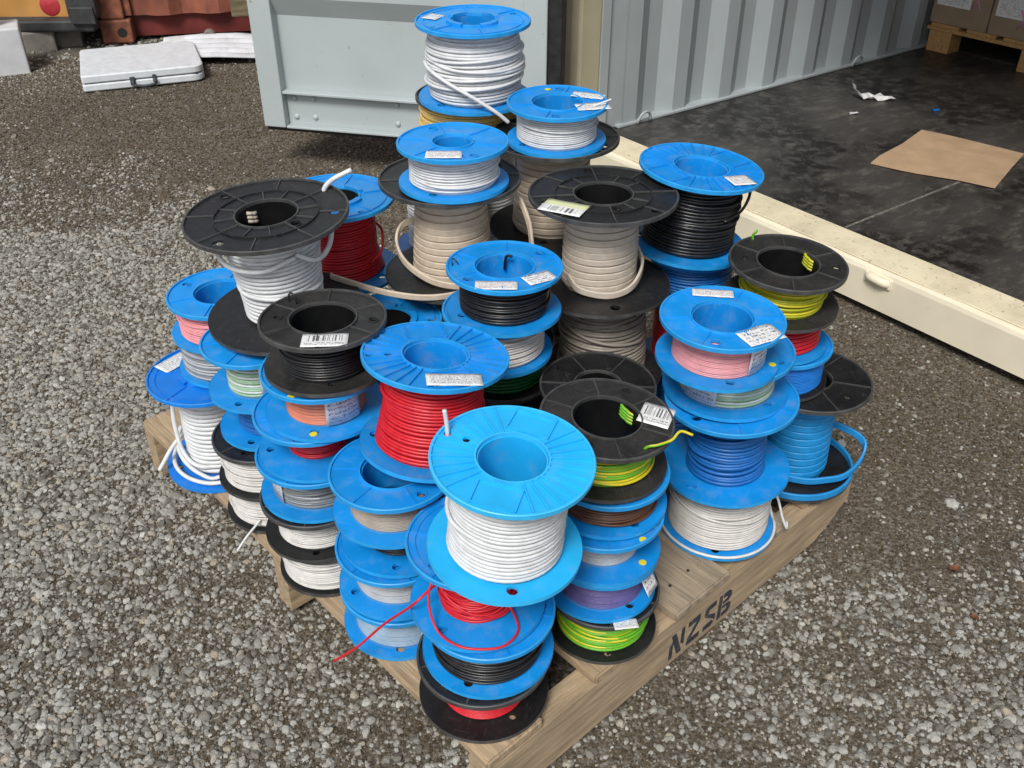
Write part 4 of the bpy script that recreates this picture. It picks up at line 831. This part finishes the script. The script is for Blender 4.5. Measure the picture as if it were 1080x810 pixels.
lab('V1', 'barcode', -20, .7, .05, .04, -30); lab('S1', 'print', -40, .7, .05, .03, 10)
side('N2', 'wrapped', -80, -28, .66, .06, .94); side('N4', 'wrapped', -168, -128, .76, .08, .92); side('O4', 'wrapped', -62, -26, .8, .08, .92); side('L3', 'wrapped', -75, -34, .62, .08, .92)
x_, y_, z_, r_, h_ = T['B2']; 
sticker(SP['B2'], 'hand', r_ * .90 * math.cos(R_(-30)), r_ * .90 * math.sin(R_(-30)), .036, .05, 55, .05, random.Random(1)).rotation_euler = (R_(62), 0, R_(58))
sticker(SP['B1'], 'print', r_ * .30, -r_ * .93, .04, .02, 8, .0925, random.Random(2))
sticker(SP['D3'], 'print', .098 * .99, .098 * .1, .03, .028, 0, .07, random.Random(3)).rotation_euler = (R_(70), 0, R_(62))
# --- loose ends
def loc(key, pts): return pts
r = T['A4'][3]; h = T['A4'][4]; tail(SP['A4'], [(-.78 * r, .38 * r, h - .03), (-.80 * r, .39 * r, h - .006), (-.815 * r, .40 * r, h + .012), (-.85 * r, .41 * r, h + .036)], .0032, 'wire_white', up=(0, 1, 0))
r = T['K'][3]; h = T['K'][4]; tail(SP['K'], [(.55 * r, .60 * r, h - .04), (.60 * r, .62 * r, h - .005), (.72 * r, .64 * r, h + .014), (.98 * r, .68 * r, h + .03)], .0046, 'wire_white', up=(0, 1, 0))
tail(SP['K'], [(.40 * r, -.52 * r, .16), (.62 * r, -.40 * r, .14), (.74 * r, -.1 * r, .15), (.73 * r, .15 * r, .185), (.5 * r, .4 * r, .19)], .0046, 'wire_white', name='cable_loop')
tail(SP['K'], [(-.62 * r, .2 * r, .185), (-.66 * r, -.2 * r, .165), (-.42 * r, -.56 * r, .145), (.0 * r, -.66 * r, .14), (.40 * r, -.53 * r, .155)], .0046, 'wire_white', name='cable_loop')
r = T['A3'][3]
tail(SP['A3'], [(-.40 * r, .1 * r, .05), (-.60 * r, -.25 * r, .075), (-.68 * r, -.45 * r, .05), (-.56 * r, -.70 * r, .016), (-.25 * r, -.97 * r, .0135), (.12 * r, -1.03 * r, .0130), (.42 * r, -.95 * r, .0125), (.60 * r, -.66 * r, .0115), (.5 * r, -.35 * r, .02), (.3 * r, -.2 * r, .04)], .0019, 'wire_red', name='cable_loop')
tail(SP['A3'], [(-.03, .02, .05), (-.066, -.02, .05), (-.0885, -.040, .041), (-.1048, -.034, .0185), (-.1473, -.013, -.0396), (-.1911, -.002, -.0996), (-.2175, .003, -.1284), (-.2407, .008, -.1506)], .0021, 'wire_red')
for i in range(4):
    q = random.Random(i); tail(SP['A3'], [(.58 * r * math.cos(a), .58 * r * math.sin(a) , .030 + .022 * i * .6 + .012 * math.sin(a * 2 + i)) for a in [R_(-170 + 20 * j + 9 * i) for j in range(9)]], .0019, 'wire_red', name='cable_loop')
r = T['B5'][3]; h = T['B5'][4]; tail(SP['B5'], [(.46 * r, -.62 * r, h - .03), (.5 * r, -.68 * r, h - .002), (.66 * r, -.70 * r, h + .006), (.86 * r, -.62 * r, h + .010), (1.0 * r, -.48 * r, h + .016), (1.18 * r, -.50 * r, h + .012)], .0022, None, up=(0, 1, 0), stripe=3, mats=['wire_green', 'wire_yellow'])
r = T['C1'][3]
tail(SP['C1'], [(r * 1.00 * math.cos(R_(a)), r * 1.0 * math.sin(R_(a)), .0105) for a in range(-175, 10, 12)] + [(r * .9, r * .3, .05)], .0028, 'wire_white', name='cable_loop')
tail(SP['C1'], [(r * .84, -.1 * r, .10), (r * .98, -.12 * r, .07), (r * 1.08, -.22 * r, .035), (r * 1.17, -.28 * r, .012), (r * 1.20, -.16 * r, .016)], .0025, 'wire_white', up=(0, 1, 0))
r = T['M3'][3]
tail(SP['M3'], [(-.5 * r, .1 * r, .075), (-.66 * r, -.12 * r, .07), (-.80 * r, -.30 * r, .055), (-.92 * r, -.44 * r, .034), (-1.02 * r, -.52 * r, .016)], .0046, 'wire_white')
for q in (.74, .86): tail(SP['M3'], [(r * q * math.cos(R_(a)), r * q * math.sin(R_(a)), .0135 + .0006 * abs(a + 90) * (1 if q < .8 else .2)) for a in range(-190, 10, 14)], .0046, 'wire_white', name='cable_loop')
tail(SP['M3'], [(-.50 * r, .1 * r, .20), (-.67 * r, -.08 * r, .16), (-.67 * r, -.25 * r, .10), (-.52 * r, -.45 * r, .05), (-.2 * r, -.62 * r, .035), (.3 * r, -.45 * r, .03)], .0046, 'wire_white', name='cable_loop')
r = T['D1'][3]; tp = (.0150, .0055)
tail(SP['D1'], [(r * 1.0 * math.cos(R_(a)), r * 1.0 * math.sin(R_(a)), .0165) for a in range(-190, 60, 10)], .003, 'wire_blue_flat', tape=tp, name='cable_loop')
tail(SP['D1'], [(.45 * r, .25 * r, .10), (.7 * r, .12 * r, .098), (1.02 * r, -.02 * r, .085), (1.14 * r, -.14 * r, .066), (1.02 * r, -.36 * r, .046), (.7 * r, -.62 * r, .035), (.35 * r, -.66 * r, .028), (.05 * r, -.62 * r, .022), (-.4 * r, -.45 * r, .02)], .003, 'wire_blue_flat', tape=tp, name='cable_loop')
r = T['G2'][3]
tail(SP['G2'], [(.45 * r, .1 * r, .155), (.66 * r, .06 * r, .178), (.92 * r, -.05 * r, .172), (1.10 * r, -.25 * r, .13), (1.16 * r, -.35 * r, .08)], .003, 'wire_cream', tape=(.013, .0055), name='cable_loop')
tail(SP['G2'], [(-.45 * r, .15 * r, .11), (-.72 * r, .1 * r, .098), (-.80 * r, -.12 * r, .075), (-.66 * r, -.40 * r, .05), (-.3 * r, -.66 * r, .03), (.1 * r, -.74 * r, .022), (.5 * r, -.6 * r, .02), (.7 * r, -.3 * r, .018)], .003, 'wire_cream', tape=(.013, .0055), name='cable_loop')
tail(SP['G2'], [(.55 * r, -.45 * r, .02), (.2 * r, -.85 * r, .018), (-.3 * r, -1.0 * r, .017), (-.9 * r, -.92 * r, .022), (-1.6 * r, -.62 * r, .03), (-1.72 * r, -.55 * r, .032)], .003, 'wire_cream', tape=(.012, .0055))
r = T['F1'][3]
tail(SP['F1'], [(-.45 * r, -.3 * r, .04), (-.30 * r, -.50 * r, .024), (.1 * r, -.58 * r, .018), (.42 * r, -.45 * r, .028), (.58 * r, -.15 * r, .055), (.5 * r, .2 * r, .075)], .003, 'wire_grey_flat', tape=(.013, .0055), name='cable_loop')
r = T['L6'][3]; tail(SP['L6'], [(-.1 * r, -.9 * r, .03), (-.2 * r, -1.02 * r, .022), (-.36 * r, -1.22 * r, .010), (-.52 * r, -1.40 * r, -.008)], .0023, 'wire_white')
r = T['I1'][3]; tail(SP['I1'], [(-.86 * r, -.2 * r, .085), (-.74 * r, -.55 * r, .08), (-.40 * r, -.84 * r, .062), (.05 * r, -.95 * r, .035), (.42 * r, -1.0 * r, .008), (.62 * r, -1.0 * r, -.012)], .0042, 'wire_white')
r = T['N1'][3]; h = T['N1'][4]; tail(SP['N1'], [(-.62 * r, .55 * r, h - .02), (-.64 * r, .56 * r, h + .004), (-.60 * r, .54 * r, h + .014), (-.52 * r, .5 * r, h + .012), (-.5 * r, .48 * r, h - .002)], .0016, 'wire_black', up=(0, 1, 0))
r = T['H1'][3]; h = T['H1'][4]
tail(SP['H1'], [(.0, .42 * r, h - .03), (.02 * r, .38 * r, h - .006), (.06 * r, .34 * r, h + .0005), (.13 * r, .30 * r, h + .001)], .0026, 'wire_black', up=(0, 1, 0))
tail(SP['H1'], [(-.84 * r, .0, h - .02), (-.90 * r, .02 * r, h + .002), (-.88 * r, .09 * r, h + .006), (-.83 * r, .08 * r, h + .002), (-.80 * r, .0 * r, h + .0015)], .0012, 'wire_black', up=(0, 1, 0))
r = T['D4'][3]; h = T['D4'][4]
tail(SP['D4'], [(-.42 * r, .84 * r, h - .012), (-.44 * r, .84 * r, h + .004), (-.40 * r, .80 * r, h + .016)], .0026, None, up=(0, 1, 0), stripe=3, mats=['wire_green', 'wire_yellow'])
r = T['J1'][3]; h = T['J1'][4]; tail(SP['J1'], [(.7 * r, -.3 * r, h), (.9 * r, -.25 * r, h + .006), (1.05 * r, -.2 * r, h + .010)], .0018, 'wire_white')
r = T['R2'][3]; tail(SP['R2'], [(.62 * r, .2 * r, .10), (.74 * r, .05 * r, .09), (.74 * r, -.2 * r, .06), (.58 * r, -.42 * r, .045)], .0026, 'wire_red_dark', name='cable_loop')
r = T['E1'][3]; tail(SP['E1'], [(.62 * r, .2 * r, .14), (.82 * r, .05 * r, .14), (.84 * r, -.15 * r, .12), (.70 * r, -.35 * r, .095), (.4 * r, -.62 * r, .085)], .003, 'wire_black', name='cable_loop')

# short turns of cable showing through slots inside the hollow hubs
def hub_bits(key, hub, a0, a1, n, rw, mats, dz):
    x, y, z, R, h = T[key]; rr = R * hub - .0028 - rw
    for i in range(n):
        zz = h - dz - i * rw * 2.1
        tail(SP[key], [((rr + (.004 if k in (0, 4) else 0)) * math.cos(R_(a0 + (a1 - a0) * k / 4)), (rr + (.004 if k in (0, 4) else 0)) * math.sin(R_(a0 + (a1 - a0) * k / 4)), zz + .0015 * k) for k in range(5)], rw, None, stripe=3 if len(mats) > 1 else 0, mats=mats, name='cable_turn')
hub_bits('K', .375, 128, 148, 3, .0036, ['wire_grey_flat'], .020)
hub_bits('B5', .51, 28, 58, 4, .0027, ['wire_green', 'wire_yellow'], .014)
hub_bits('D4', .52, 15, 42, 4, .0027, ['wire_olive', 'wire_yellow'], .010)
# ------------------------------------------------------------------ litter on the yard
def leaf(x, y, a, sz, label):
    mb = MB(); n = 7; vs = []
    for i in range(n):
        u = i / (n - 1); wd = sz * .34 * math.sin(math.pi * min(1, u * .9 + .08))
        for q in (-1, 0, 1): vs.append((sz * (u - .5), q * wd, .010 + .25 * sz * (u - .5) ** 2 + .12 * abs(q) * sz * (1 + .6 * math.sin(u * 9))))
    f1 = [(i * 3 + q, (i + 1) * 3 + q, (i + 1) * 3 + q + 1, i * 3 + q + 1) for i in range(n - 1) for q in (0, 1)]
    mb.add(vs, f1, True).add([(p, q, r_ - .0006) for p, q, r_ in vs], [f[::-1] for f in f1], True)
    tag(ob('dry_leaf', mb.mesh('dry_leaf', 'leaf_dry'), None, (x, y, gh(x, y)), (0, 0, a)), label, 'leaf', 'dry leaves on the gravel')
leaf(.92, 1.42, .4, .026, 'curled orange brown dry leaf on the gravel right of the pallet')
leaf(.91, 1.29, 2.0, .018, 'smaller orange dry leaf on the gravel below the curled one at right')
